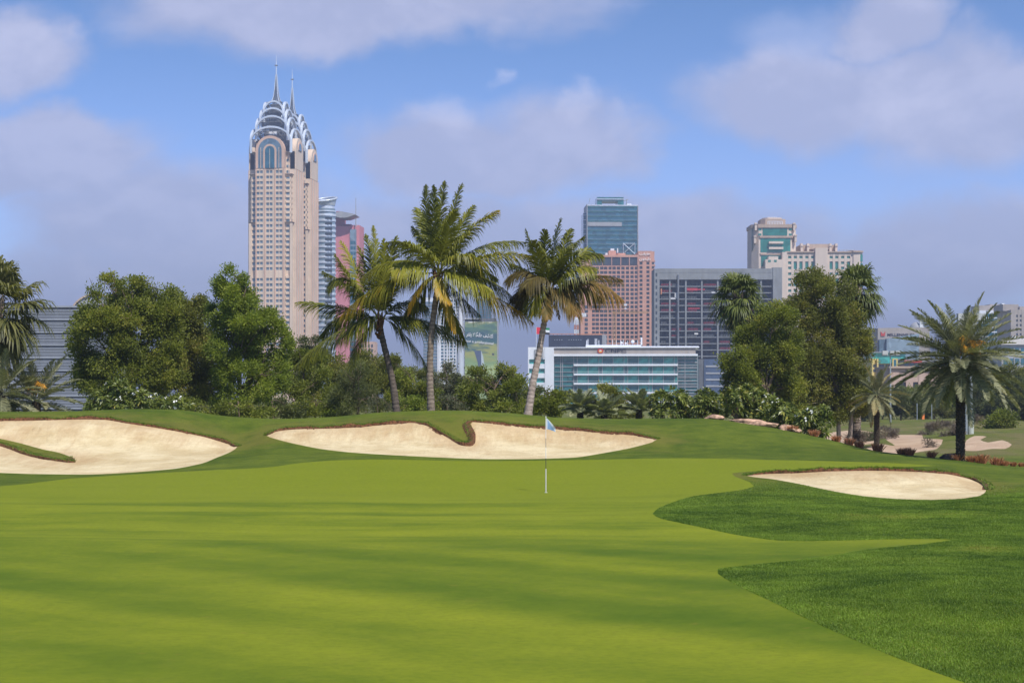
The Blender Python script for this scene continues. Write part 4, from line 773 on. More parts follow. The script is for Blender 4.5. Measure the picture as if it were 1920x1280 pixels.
# boulders
ROCK = solid("pink_rock", (0.44, 0.28, 0.19), .95, .45, 4.0, streak=False, bmp=.08); ROCKD = solid("dark_rock", (0.10, 0.07, 0.05), .95, .35, 2.0, streak=False, bmp=.08)
def rock(label, u, Y, sx, sy, sz, seed, mat, rz=0, group='boulders edging the mound'):
    bm = bmesh.new(); bmesh.ops.create_icosphere(bm, subdivisions=4, radius=1); rs = np.random.RandomState(seed); W = rs.randn(14, 3); ph = rs.rand(14) * 6; K = unit(rs.randn(9, 3)); kd = .58 + .3 * rs.rand(9)
    for v in bm.verts:
        p = np.array(v.co); 
        for q in range(9):
            ex = p @ K[q] - kd[q]
            if ex > 0: p = p - K[q] * ex * .95
        p = p * (1 + sum(math.sin(float(W[j] @ p) * 2.2 + ph[j]) for j in range(14)) * .022 + .05 * math.sin(9 * p[0] + ph[0]) * math.sin(7 * p[1] + 8 * p[2] + ph[1])); v.co = (p[0] * sx, p[1] * sy, p[2] * sz)
    me = bpy.data.meshes.new('boulder'); bm.to_mesh(me); bm.free(); me.materials.append(mat); me.polygons.foreach_set('use_smooth', [True] * len(me.polygons))
    b = stand(u, Y); o = link('boulder', me, None, b + Vector((0, 0, sz * .35)), rz); return tag(o, label, 'boulder', group)
rock('pointed pink boulder at the top of the slope before the frangipani', 1338, 77.6, .48, .4, .15, 1, ROCK, .2)
rock('long flat pink boulder in the middle of the slope edge', 1398, 77.2, .8, .4, .15, 2, ROCK, -.25); rock('flat pink boulder below the tallest frangipani', 1428, 76.6, .75, .4, .15, 3, ROCK, -.1)
rock('round pink boulder at the lower end of the row', 1474, 75.8, .40, .35, .18, 4, ROCK); rock('smaller pink boulder touching the round one', 1490, 75.4, .28, .3, .14, 5, ROCK, .4)
rock('low pale boulder under the leftmost small date palm', 1093, 80.5, .55, .4, .20, 6, ROCK); rock('low pink boulder under the middle small date palm', 1141, 80.5, .60, .4, .22, 7, ROCK)
rock('dark flat boulder left of the big date palm trunk', 1781, 68.8, .42, .3, .22, 8, ROCKD, 0, None)

# ------------------------------------------------------------------ grass blades on the rough nearest the camera, and turf fringes
BLADE = leafmat("grass_blade", (0.062, 0.120, 0.010), (0.235, 0.345, 0.034), (0.27, 0.20, 0.05), .35, .6)
def patch(x, Y):
    out = np.zeros(len(x))
    for (u, v, yr, rx, ry, k) in ((1720, 968, (36, 50), 1.5, 1.1, 0.9), (1790, 962, (36, 50), 1.0, .8, 0.5), (1860, 1030, (24, 40), 0.9, 1.3, 0.6), (1700, 1050, (24, 40), .9, .9, .18)):
        q = ground(u, v, *yr); d = np.hypot((x - q.x) / rx, (Y - q.y) / ry) + .35 * np.sin(x * 4 + Y * 2.1) * np.sin(Y * 3.1 - x); out = np.maximum(out, k * np.clip(1.3 - d, 0, 1))
    return out
def blades():
    rs = np.random.RandomState(77); g = Geo(); gpoly = [(cu(a), cy(b)) for a, b in gp]; bps = [[(cu(a), cy(b)) for a, b in p] for k, p in REG if k == 'bunker']
    def put(u, Y, h, w, dry):
        n = len(u); x = (u - 960) / F * Y; z = hz(u, Y); b = np.stack([x, Y, z - .004], 1); a = rs.rand(n) * 6.283; tl = .25 + .55 * rs.rand(n)
        D = unit(np.stack([np.cos(a) * tl, np.sin(a) * tl, np.ones(n)], 1)); S = np.stack([np.cos(a + 1.57 + rs.randn(n) * .6), np.sin(a + 1.57 + rs.randn(n) * .6), np.zeros(n)], 1) * w[:, None]
        V = np.stack([b - S, b + S, b + D * h[:, None]], 1); nz = np.sin(x * 1.7 + np.sin(Y * .9) * 2) * np.sin(Y * 1.1 + x * .6) + .8 * np.sin(x * 5.1 + np.sin(Y * 2.3 + x) * 2.2) * np.sin(Y * 3.3 + np.sin(x * 2.9) * 1.7) + .6 * np.sin(x * .7 + 1) * np.sin(Y * .45 + .5 * x)
        g.add(V.reshape(-1, 3), None, np.arange(n * 3).reshape(n, 3), tint=np.repeat(np.clip(.42 + .25 * nz + .12 * rs.randn(n), 0, 1) + (rs.rand(n) < dry + patch(x, Y)) * .8, 3))
    n = 2900000; u = 1180 + rs.rand(n) * 1220; Y = 13 + (rs.rand(n) ** .75) * 43
    keep = ~inpoly(u / 10., np.log(Y) * 60., gpoly)
    for p in bps: keep &= ~inpoly(u / 10., np.log(Y) * 60., p)
    u, Y = u[keep], Y[keep]; k = rs.rand(len(u)) < np.clip(1.15 - (Y - 16) / 50, .3, 1) * np.clip((56 - Y) / 14, 0, 1); u, Y = u[k], Y[k]
    put(u, Y, (.015 + .019 * rs.rand(len(u))), .0026 + .00013 * Y, .05)
    return g
_g = blades()
tag(link('rough_grass', _g.mesh('rough_grass', BLADE)), 'uncut grass blades of the near rough at the right', 'grass', kind='stuff')
def fringe():
    rs = np.random.RandomState(78); g = Geo()
    for (pts, nrm, hh) in LIP_PTS:
        k = 26; n = len(pts) * k; i = np.repeat(np.arange(len(pts)), k); b = pts[i] - nrm[i] * (rs.rand(n)[:, None] * .32 - .03) + np.array([0, 0, 1]) * hh[i] * .5 + rs.randn(n, 3) * .02
        D = unit(np.array([0, 0, 1.0]) + nrm[i] * rs.rand(n)[:, None] * .9 + rs.randn(n, 3) * .45); S = unit(np.cross(D, rs.randn(n, 3))) * .011; L = (.03 + .05 * rs.rand(n))[:, None]
        V = np.stack([b - S, b + S, b + D * L], 1); g.add(V.reshape(-1, 3), None, np.arange(n * 3).reshape(n, 3), tint=np.repeat(np.clip(.3 + .3 * rs.randn(n), 0, 1) + (rs.rand(n) < .12) * .8, 3))
    return g
tag(link('turf_fringe', fringe().mesh('turf_fringe', BLADE)), 'ragged turf hanging over the bunker edges', 'grass', kind='stuff')
# ------------------------------------------------------------------ buildings: helpers
def box_geo(bs):
    V = []; Fq = []
    q = np.array([[0, 3, 2, 1], [4, 5, 6, 7], [0, 1, 5, 4], [1, 2, 6, 5], [2, 3, 7, 6], [3, 0, 4, 7]])
    for i, (x0, x1, y0, y1, z0, z1) in enumerate(bs):
        V += [(x0, y0, z0), (x1, y0, z0), (x1, y1, z0), (x0, y1, z0), (x0, y0, z1), (x1, y0, z1), (x1, y1, z1), (x0, y1, z1)]; Fq.append(q + i * 8)
    return np.array(V, float), np.concatenate(Fq)
def prism_geo(outline, y0, y1):
    n = len(outline); V = [(x, y0, z) for x, z in outline] + [(x, y1, z) for x, z in outline]
    i = np.arange(n); s = np.stack([i, (i + 1) % n, (i + 1) % n + n, i + n], 1)
    return np.array(V, float), [np.arange(n)[None, ::-1].copy(), (np.arange(n) + n)[None, :], s]
def rotz(V, a, c=(0, 0)):
    V = np.array(V, float); x, y = V[:, 0] - c[0], V[:, 1] - c[1]; ca, sa = math.cos(a), math.sin(a)
    V[:, 0] = x * ca - y * sa + c[0]; V[:, 1] = x * sa + y * ca + c[1]; return V
def bar(p, q, r, sides=4): return tube([p, q], [r, r], sides)
class Bld:
    def __init__(s, name, label, cat, uc, D, yaw=0.0, group=None):
        s.m = D / F; s.uc = uc; s.D = D; s.z0 = float(hz(uc, D)); s.root = thing(name, label, cat, ((uc - 960) * s.m, D, s.z0), math.radians(yaw), group); s.win = []
    def X(s, u): return (u - s.uc) * s.m
    def Z(s, v): return ZC - (v - V0) * s.m - s.z0
    def part(s, name, bs, mat, parent=None, label=None):
        V, Fq = box_geo(bs); o = link(name, mesh_from(name, V, Fq, mat), parent or s.root)
        if label: o['label'] = label
        return o
    def geo(s, name, items, mat, parent=None, smooth=False):
        g = Geo()
        for V, Fq in items: g.add(V, Fq)
        return link(name, g.mesh(name, mat, smooth), parent or s.root)
    def prism(s, name, outline, y0, y1, mat, parent=None):
        V, fs = prism_geo(outline, y0, y1); return link(name, mesh_from(name, V, fs, mat), parent or s.root)
    def face(s, side, ref):
        if side == 'front': return lambda a0, a1, d0, d1, z0, z1: (a0, a1, ref - d1, ref - d0, z0, z1)
        if side == 'right': return lambda a0, a1, d0, d1, z0, z1: (ref + d0, ref + d1, a0, a1, z0, z1)
        return lambda a0, a1, d0, d1, z0, z1: (ref - d1, ref - d0, a0, a1, z0, z1)
    def relief(s, fc, cols, rows, a0, a1, z0, z1, dp, wall):
        """piers and spandrels standing proud of the glass line; appends wall boxes"""
        e = [a0] + [x for c in cols for x in c] + [a1]
        for i in range(0, len(e), 2):
            if e[i + 1] - e[i] > 0.02: wall.append(fc(e[i], e[i + 1], -0.3, dp, z0, z1))
        rr = sorted(rows); e = [z0] + [x for c in rr for x in c] + [z1]
        for i in range(0, len(e), 2):
            if e[i + 1] - e[i] > 0.02:
                for c in cols: wall.append(fc(c[0], c[1], -0.3, dp * 0.82, e[i], e[i + 1]))
    def panes(s, fc, cols, rows, mat, d=0.06, name='window'):
        for r in rows:
            for c in cols: s.win.append((fc(c[0], c[1], -0.1, d, r[0], r[1]), mat, name))
    def finish(s, lim=100):
        cache = {}; byn = {}
        for w in s.win: byn.setdefault(w[2], []).append(w)
        for nm, ws in byn.items():
            for (b, mat, _) in ws[:lim]:
                d = tuple(round(b[i + 1] - b[i], 3) for i in (0, 2, 4)) + (mat.name,)
                if d not in cache:
                    V, Fq = box_geo([(-d[0] / 2, d[0] / 2, -d[1] / 2, d[1] / 2, -d[2] / 2, d[2] / 2)]); cache[d] = mesh_from(nm, V, Fq, mat)
                link(nm, cache[d], s.root, ((b[0] + b[1]) / 2, (b[2] + b[3]) / 2, (b[4] + b[5]) / 2))
            if len(ws) > lim:
                bymat = {}
                for (b, mat, _) in ws[lim:]: bymat.setdefault(mat.name, []).append(b)
                for mn, bs in bymat.items():
                    V, Fq = box_geo(bs); tag(link(nm, mesh_from(nm, V, Fq, MATS[mn]), s.root), kind='stuff')
        s.win = []
def spans(a, b, n, frac):
    """n openings evenly spread between a and b, each taking 'frac' of its bay"""
    w = (b - a) / n; return [(a + w * (i + .5 - frac / 2), a + w * (i + .5 + frac / 2)) for i in range(n)]
def text_part(name, body, x, y, z, h, mat, parent, width=None, center=True, tilt=0.0, depth=0.12):
    cu_ = bpy.data.curves.new('lettering', 'FONT'); cu_.body = body; cu_.size = 1.0; cu_.extrude = 0.03; cu_.offset = 0.012
    o = bpy.data.objects.new('lettering', cu_); COL.objects.link(o); bpy.context.view_layer.update()
    me = bpy.data.meshes.new_from_object(o.evaluated_get(bpy.context.evaluated_depsgraph_get())); bpy.data.objects.remove(o); bpy.data.curves.remove(cu_)
    co = np.empty(len(me.vertices) * 3); me.vertices.foreach_get('co', co); co = co.reshape(-1, 3)
    if len(co) == 0: return None
    lo, hi = co.min(0), co.max(0); sx = sz = h / max(hi[1] - lo[1], 1e-6)
    if width: sx = width / (hi[0] - lo[0])
    X = (co[:, 0] - (lo[0] + hi[0]) / 2 * (1 if center else 0)) * sx; Zz = (co[:, 1] - lo[1]) * sz; c, s_ = math.cos(tilt), math.sin(tilt)
    V = np.stack([x + X * c - Zz * s_, y - co[:, 2] / 0.03 * depth / 2, z + X * s_ + Zz * c], 1)
    me.vertices.foreach_set('co', V.astype(np.float32).ravel()); me.update(); me.name = name; me.materials.clear(); me.materials.append(mat)
    return link(name, me, parent)
def copy_tree(o, loc):
    def rec(a, par):
        c = a.copy(); COL.objects.link(c)
        if par is not None: c.parent = par
        for k in list(a.children): rec(k, c)
        return c
    c = rec(o, None); c.location = loc; return c

WHITE = solid("white_panel", (0.70, 0.72, 0.77), .5, .06, .15); TAN = solid("tan_stone", (0.68, 0.535, 0.41), .75, .08, .08); TANPINK = solid("pink_stone", (0.62, 0.41, 0.30), .75, .08, .08)
STEELW = solid("white_steel", (0.66, 0.71, 0.78), .35, .08, .1, metal=.25, spec=.5); DARKST = solid("dark_steel", (0.15, 0.16, 0.18), .6, .3, .2)
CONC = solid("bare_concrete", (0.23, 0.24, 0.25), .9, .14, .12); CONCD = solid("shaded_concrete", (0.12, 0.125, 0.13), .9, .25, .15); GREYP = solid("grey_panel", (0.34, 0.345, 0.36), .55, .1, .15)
BEIGE = solid("beige_render", (0.60, 0.50, 0.42), .8, .08, .1); BROWNP = solid("brown_cornice", (0.42, 0.32, 0.25), .8, .12, .2); TERRA = solid("terracotta_render", (0.56, 0.30, 0.22), .8, .1, .08)
TAUPE = solid("taupe_panel", (0.34, 0.30, 0.27), .6, .08, .15); NAVY = solid("navy_screen", (0.030, 0.038, 0.060), .6, .2, .3); ORANGE = solid("orange_steel", (0.50, 0.20, 0.10), .6, .2, .5)
GB = glass("blue_grey_glass", (0.10, 0.165, 0.22)); GT = glass("teal_glass", (0.045, 0.30, 0.265), .14, .35, .25); GTD = glass("deep_teal_glass", (0.018, 0.120, 0.130), .12, .3, .2); GG = glass("green_glass", (0.020, 0.170, 0.140)); GN = glass("blue_glass", (0.020, 0.105, 0.155)); GK = glass("dark_glass", (0.035, 0.045, 0.055)); GP = glass("pale_glass", (0.20, 0.27, 0.33), .15, .2)

# ------------------------------------------------------------------ the twin spired towers
def spired_tower():
    b = Bld('spired_tower', 'nearer tan skyscraper with arched steel crown and the taller looking spire', 'skyscraper', 518, 1360, -7.6, 'twin spired towers')
    m = b.m; Zt = b.Z; H = 18.0; C = 16.0; bw = 10.9
    b.root.location.y += 0
    z290, z331, z420 = Zt(290), Zt(331), Zt(420)
    wall = [(-C + 1.2, C - 1.2, -C + 1.2, C - 1.2, 0, z331), (-C + 3.0, C - 3.0, -C + 3.0, C - 3.0, z331, z290)]
    rows = [(Zt(v + 5.2), Zt(v)) for v in np.arange(325, 735, 9.95)]; tech = [i for i, r in enumerate(rows) if i == 19]
    rws = [r for i, r in enumerate(rows) if i not in tech]
    colsf = [(b.X(a) , b.X(c)) for a, c in ((492.3, 497.9), (499.0, 504.4), (510.8, 516.2), (517.4, 522.8), (529.2, 534.6), (535.8, 541.2))]
    pink = []; ledge = []; pilas = []
    for k in range(4):
        a = k * math.pi / 2
        def rot(bs):
            out = []
            for (x0, x1, y0, y1, z0, z1) in bs:
                P = rotz([(x0, y0, 0), (x1, y1, 0)], a); out.append((min(P[:, 0]), max(P[:, 0]), min(P[:, 1]), max(P[:, 1]), z0, z1))
            return out
        fc = b.face('front', -H + 0.7)
        zt = Zt(288)
        w = []; b.relief(fc, colsf if k == 0 else [], rws, -bw, bw, 0, Zt(322), 0.7, w)
        for i in tech: pass
        pink += rot(w); wall += rot([(-bw, bw, -H + 0.95, -8, 0, zt)])
        # raised pilasters between the window pairs and at the bay edges
        pl = [fc(x - .45, x + .45, 0.7, 1.15, 0, Zt(322)) for x in (-bw + .45, -3.85, 3.85, bw - .45)]
        pilas += rot(pl)
        # windows (four sides; the sides towards the camera come first)
        if k == 0:
            for r in rws[::1]:
                for c in colsf:
                    bx = rot([fc(c[0], c[1], -.1, .12, r[0], r[1])])[0]; b.win.append((bx, GB, 'window'))
        # corner notches: bands and glass
        for sx in (-1, 1):
            e = sorted((sx * (bw + .4), sx * (C - 1.25)))
            f2 = b.face('front', -C + 1.2)
            for i, r in enumerate(rws):
                if r[0] > z331: continue
                if k in (0, 1, 3): b.win.append((rot([f2(e[0] + .3, e[1] - .5, -.1, .15, r[0], r[1])])[0], GB, 'window'))
            bands = [f2(e[0], e[1], 0, .75, r[1], r[1] + 1.85) for r in rws if r[1] < z331]
            if k in (0, 1, 3): bands += [f2(e[1] - .5 if sx > 0 else e[0], e[1] if sx > 0 else e[0] + .5, 0, .6, 0, z331)]
            wall += rot(bands)
            e2 = sorted((sx * bw, sx * (C - 3.0))); f3 = b.face('front', -C + 3.0)
            for v in (303, 314, 324):
                if k in (0, 1, 3): b.win.append((rot([f3(e2[0] + .4, e2[1] - .3, -.1, .1, Zt(v + 5), Zt(v))])[0], GB, 'window'))
        # below the lower ledge the corners step out
        for sx in (-1, 1):
            q = [(sx * (C - 4.2), sx * (C + .6), -C - .6, -C + 1.2, 0, z420)]
        bay = [(-bw, Zt(321))] + [(-bw, zt)] + [(bw * math.cos(t), zt + bw * math.sin(t)) for t in np.linspace(math.pi, 0, 25)[1:-1]] + [(bw, zt), (bw, Zt(321))]
        V, fs = prism_geo(bay, -H, -H + 4.5); V = rotz(V, a); bay_o = link('arched_bay', mesh_from('arched_bay', V, fs, TANPINK if k % 2 == 0 else TAN), b.root)
        def arch(name, r, zc, zb, d0, d1, mat, n=22):
            o = [(-r, zb)] + [(r * math.cos(t), zc + r * math.sin(t)) for t in np.linspace(math.pi, 0, n)] + [(r, zb)]
            V, fs = prism_geo(o, -H - d1, -H - d0); link(name, mesh_from(name, rotz(V, a), fs, mat), bay_o)
        if k % 2: arch('arch_moulding', 5.0, Zt(280), Zt(284), .0, .5, TANPINK); arch('arch_window', 3.8, Zt(280), Zt(284), .0, .56, GB); continue
        arch('arch_window', bw - 2.0, zt, Zt(321), -.5, .06, GB); arch('arch_moulding', 5.0, Zt(289), Zt(321), .0, .5, TANPINK); arch('arch_window', 3.6, Zt(289), Zt(321), .0, .56, GN)
        mull = [rot([(x - .14, x + .14, -H - .75, -H - .1, Zt(321), zt2)])[0] for x, zt2 in ((0, Zt(285)), (-6.9, Zt(283)), (6.9, Zt(283)))]
        b.part('mullion', mull, TAN, bay_o)
        # flared ledges
    for (z, h0, h1, th) in ((z290, C - 3.0, C - 1.0, 2.6), (z331, C - 1.2, C + .4, 2.6), (z420, C - 1.2, C + 1.0, 2.2)):
        g = Geo()
        for sx in (-1, 1):
            for sy in (-1, 1):
                xi, yi = sx * (bw + .0), sy * (bw + .0)
                q = [(xi, sy * h0), (sx * h0, sy * h0), (sx * h0, yi)]; lo = [(xi, yi, z - th), (sx * h0, yi, z - th), (sx * h0, sy * h0, z - th), (xi, sy * h0, z - th)]; hi = [(xi, yi, z), (sx * h1, yi, z), (sx * h1, sy * h1, z), (xi, sy * h1, z)]
                g.add(np.array(lo + hi, float), np.array([[0, 1, 2, 3], [4, 5, 6, 7], [0, 1, 5, 4], [1, 2, 6, 5], [2, 3, 7, 6], [3, 0, 4, 7]]))
        [link('ledge', mesh_from('ledge', vv, np.array([[0, 1, 2, 3], [4, 5, 6, 7], [0, 1, 5, 4], [1, 2, 6, 5], [2, 3, 7, 6], [3, 0, 4, 7]]), BROWNP), b.root) for vv in g.v]
    lowskin = []
    for sx in (-1, 1):
        for sy in (-1, 1): lowskin.append((min(sx * (C - 1.3), sx * (C + .5)), max(sx * (C - 1.3), sx * (C + .5)), min(sy * (C - 1.3), sy * (C + .5)), max(sy * (C - 1.3), sy * (C + .5)), 0, z420 - 1))
    b.part('wall', wall, TAN); b.part('facing', pink, TAN); b.part('pilaster', pilas, TANPINK); b.part('corner_pier', lowskin, TAN)
    # crown: four tiers of steel arches on each side over a dark lattice
    tiers = [(15.6, Zt(292), Zt(270), Zt(242)), (12.4, Zt(268), Zt(247), Zt(221)), (10.0, Zt(250), Zt(229), Zt(205.5)), (7.8, Zt(232), Zt(213), Zt(191.5))]
    for (h, zb, zs, zt) in tiers:
        for k in range(4):
            th = 1.1; n = 26; t = np.linspace(math.pi, 0, n); out = [(-h, zb)] + [(h * math.cos(q), zs + (zt - zs) * math.sin(q)) for q in t] + [(h, zb)]
            hi = h - th; inn = [(-hi, zb)] + [(hi * math.cos(q), zs + (zt - th * 1.2 - zs) * math.sin(q)) for q in t] + [(hi, zb)]
            d = 1.8; y0 = -h - .6; V = [(x, y0, z) for x, z in out] + [(x, y0, z) for x, z in inn] + [(x, y0 + d, z) for x, z in out] + [(x, y0 + d, z) for x, z in inn]; nn = n + 2; i = np.arange(nn - 1)
            fq = np.concatenate([np.stack([i, i + 1, i + 1 + nn, i + nn], 1), np.stack([i + 2 * nn, i + 3 * nn, i + 1 + 3 * nn, i + 1 + 2 * nn], 1), np.stack([i, i + 2 * nn, i + 1 + 2 * nn, i + 1], 1), np.stack([i + nn, i + 1 + nn, i + 1 + 3 * nn, i + 3 * nn], 1)])
            link('crown_arch', mesh_from('crown_arch', rotz(V, k * math.pi / 2), fq, STEELW), b.root)
    fr = []; rs = np.random.RandomState(4)
    for (h, z0, z1) in ((11.5, Zt(275), Zt(250)), (9.5, Zt(252), Zt(230)), (7.6, Zt(232), Zt(211)), (5.6, Zt(213), Zt(194))):
        for k in range(4):
            nx = max(3, int(h / 1.6)); xs = np.linspace(-h, h, nx)
            for zz in np.linspace(z0, z1, 4): P = rotz([(-h, -h, zz), (h, -h, zz)], k * math.pi / 2); fr.append(bar(P[0], P[1], .26))
            for i in range(nx - 1):
                P = rotz([(xs[i], -h, z0), (xs[i + 1], -h, (z0 + z1) / 2), (xs[i], -h, z1)], k * math.pi / 2); fr += [bar(P[0], P[1], .22), bar(P[1], P[2], .22)]
            for x in xs: P = rotz([(x, -h, z0), (x, -h, z1)], k * math.pi / 2); fr.append(bar(P[0], P[1], .2))
    b.geo('crown_frame', fr, DARKST)
    b.part('plant_room', [(-9.5, 9.5, -9.5, 9.5, z290 - 4, Zt(262)), (-7, 7, -7, 7, Zt(262), Zt(250)), (-4.6, 4.6, -4.6, 4.6, Zt(250), Zt(222)), (-3, 3, -3, 3, Zt(222), Zt(196))], DARKST)
    b.part('parapet', [(-3.0, 3.0, -10.2, -9.6, Zt(258), Zt(250.5))], WHITE)
    sp = []; legs = []
    zs = np.linspace(Zt(193), Zt(140), 24); prof = lambda z: 0.35 + 1.5 * ((Zt(140) - z) / (Zt(140) - Zt(193))) ** 1.1 + 1.5 * np.exp(-(z - Zt(193)) / 2.6)
    for sx in (-1, 1):
        for sy in (-1, 1): legs.append(tube([(sx * prof(z), sy * prof(z), z) for z in zs], [.34] * 24, 5))
    legs.append(tube([(0, 0, Zt(142)), (0, 0, Zt(118)), (0, 0, Zt(103))], [.5, .32, .06], 6))
    for i in range(23):
        p, q = prof(zs[i]), prof(zs[i + 1])
        for (ax, ay, bx, by) in ((-1, -1, 1, -1), (1, -1, 1, 1), (1, 1, -1, 1), (-1, 1, -1, -1)):
            sp += [bar((ax * p, ay * p, zs[i]), (bx * q, by * q, zs[i + 1]), .17), bar((bx * p, by * p, zs[i]), (ax * q, ay * q, zs[i + 1]), .17)]
    spo = b.geo('spire', legs, STEELW); b.geo('spire_lattice', sp, DARKST, spo); b.part('beacon', [(-1.1, 1.1, -.5, .5, Zt(124), Zt(122))], DARKST, spo)
    b.finish(); return b
tw = spired_tower()
t2 = copy_tree(tw.root, ((548 - 960) / F * 1420, 1420, tw.z0)); t2['label'] = 'farther twin tan skyscraper half hidden behind the first, with the lower spire'

# ------------------------------------------------------------------ curved silver tower and pink tower
b = Bld('curved_tower', 'silver blue curved tower with open tilted crown beside the tan skyscraper', 'skyscraper', 609, 1480)
r = b.m * 21; m = b.m
def ring(r0, z0, z1, n=40, cy_=0): return tube([(0, cy_, z0), (0, cy_, (z0 + z1) / 2), (0, cy_, z1)], [r0, r0, r0], n)
b.geo('glass_drum', [ring(r - .5, 0, b.Z(392))], GP, smooth=True)
for v in np.arange(402, 700, 9.8):
    V, Fq = ring(r, b.Z(v + 4.3), b.Z(v)); b.geo('floor_band', [(V, Fq)], STEELW, smooth=True)
b.geo('roof_drum', [ring(r * .86, b.Z(393), b.Z(384)), ring(r * 1.02, b.Z(398), b.Z(396))], STEELW, smooth=True)
for side in range(1):
    for v in np.arange(404, 690, 9.8):
        for dx in (.34, .62): 
            a = math.radians(-90 + 40 * dx * 1.2); b.win.append(((dx * r * .9 - 1.6, dx * r * .9 + 1.6, -r * math.sqrt(1 - (dx * .9) ** 2) - .5, -r * .5, b.Z(v + 8.6), b.Z(v + 4.6)), GK, 'window'))
an = np.linspace(0, 2 * math.pi, 49)
g = Geo(); P = np.array([(r * 1.08 * math.cos(a), r * 1.08 * math.sin(a), b.Z(380) + (b.Z(368) - b.Z(380)) * (.5 + .5 * math.sin(a + .5))) for a in an]); Q = P * [.84, .84, 1] ; Q[:, 2] = b.Z(386)
g.add(np.concatenate([P, Q]), np.stack([np.arange(48), np.arange(48) + 1, np.arange(48) + 50, np.arange(48) + 49], 1)); g.add(*tube(P, [.7] * 49, 6)); link('crown_ring', g.mesh('crown_ring', STEELW, True), b.root)
b.finish()

PINK = solid("pink_cladding", (0.62, 0.22, 0.24), .7, .08, .1); PINK_SHADED = solid("shaded_pink_cladding", (0.40, 0.13, 0.15), .75, .1, .1)  # second pink is darker: shadow at the tower top put into the colour
b = Bld('pink_tower', 'pink tower with a thin wing roof and mast, behind the shortest palm', 'skyscraper', 650, 1560, -4)
X, Z = b.X, b.Z
b.part('wall', [(X(627), X(656), 0, 30, 0, Z(424)), (X(656), X(673), 3, 30, 0, Z(421.5))], PINK); b.part('roof_block', [(X(627), X(640), 2, 24, Z(424), Z(408)), (X(640), X(656), 6, 24, Z(424), Z(419)), (X(627), X(637), 4, 20, Z(405), Z(395))], PINK_SHADED)
b.prism('wing_roof', [(X(626), Z(402)), (X(642), Z(398)), (X(669), Z(403.5)), (X(669), Z(404.5)), (X(652), Z(410)), (X(640), Z(410)), (X(626), Z(406))], -9, 16, GREYP)
b.part('glass_bay', [(X(656.5), X(668), -.6, 3, Z(640), Z(430))], GP); b.geo('mast', [tube([(X(667), 1, Z(425)), (X(667), 1, Z(371))], [.5, .25], 6)], GREYP)
fc = b.face('front', 0); b.panes(fc, [(X(657.5), X(662)), (X(663), X(667))], [(Z(v + 6), Z(v)) for v in np.arange(452, 700, 10)], GN, 0.75)
for v in np.arange(668, 720, 9): b.panes(fc, [(X(676), X(682))], [(Z(v + 6), Z(v))], GK, .2)
b.part('lower_wing', [(X(673), X(700), 6, 26, 0, Z(640))], TANPINK); fl = b.face('front', 6); b.panes(fl, spans(X(675), X(699), 4, .6), [(Z(v + 6), Z(v)) for v in np.arange(645, 720, 9)], GK)
b.finish()

# ------------------------------------------------------------------ white gridded block, silver column, advertising tower
b = Bld('office_tower', 'white gridded office tower behind the tallest palm trunk', 'skyscraper', 828, 1750)
X, Z = b.X, b.Z; fc = b.face('front', 0); wall = [(X(796), X(868), .8, 40, 0, Z(558))]
cols = [(X(u), X(u + w)) for u, w in ((827, 4.5), (834, 3.2), (840, 1.6), (843.5, 4.5), (851, 3), (857, 3))]; rows = [(Z(v + 4), Z(v)) for v in np.arange(562, 690, 6.1)]
b.relief(fc, cols, rows, X(824), X(864), 0, Z(556), .8, wall); b.part('wall', wall, WHITE); b.panes(fc, cols, rows, GN)
b.part('blue_glass_wing', [(X(794), X(822), -3, 30, 0, Z(566))], GB); b.part('fin', [(X(820), X(824), -4, .3, 0, Z(562))], WHITE)
for v in np.arange(572, 720, 6): b.part('floor_band', [(X(794), X(822), -3.4, -2.9, Z(v), Z(v - 1.4))], GREYP)
b.finish()
b = Bld('round_column_tower', 'slim silver column tower with lattice edge beside the advertising tower', 'skyscraper', 863, 1640)
X, Z = b.X, b.Z
b.geo('column', [tube([(0, 0, 0), (0, 0, Z(652))], [X(870), X(870)], 28)], STEELW, smooth=True); b.geo('shaft', [tube([(0, 0, Z(652)), (0, 0, Z(556))], [X(868) * .9] * 2, 16)], WHITE, smooth=True)
for v in np.arange(560, 650, 7): b.part('balcony', [(X(856), X(861), -X(870) - .3, -X(866), Z(v + 3.5), Z(v))], CONCD)
lat = []
for v in np.arange(575, 720, 8): lat += [bar((X(868), 2, Z(v)), (X(877), 2, Z(v)), .3), bar((X(868), 2, Z(v)), (X(877), 2, Z(v + 8)), .25), bar((X(877), 2, Z(v)), (X(868), 2, Z(v + 8)), .25)]
lat += [bar((X(u), 2, 0), (X(u), 2, Z(560)), .4) for u in (868, 872.5, 877)]
b.geo('lattice', lat, GREYP); b.finish()

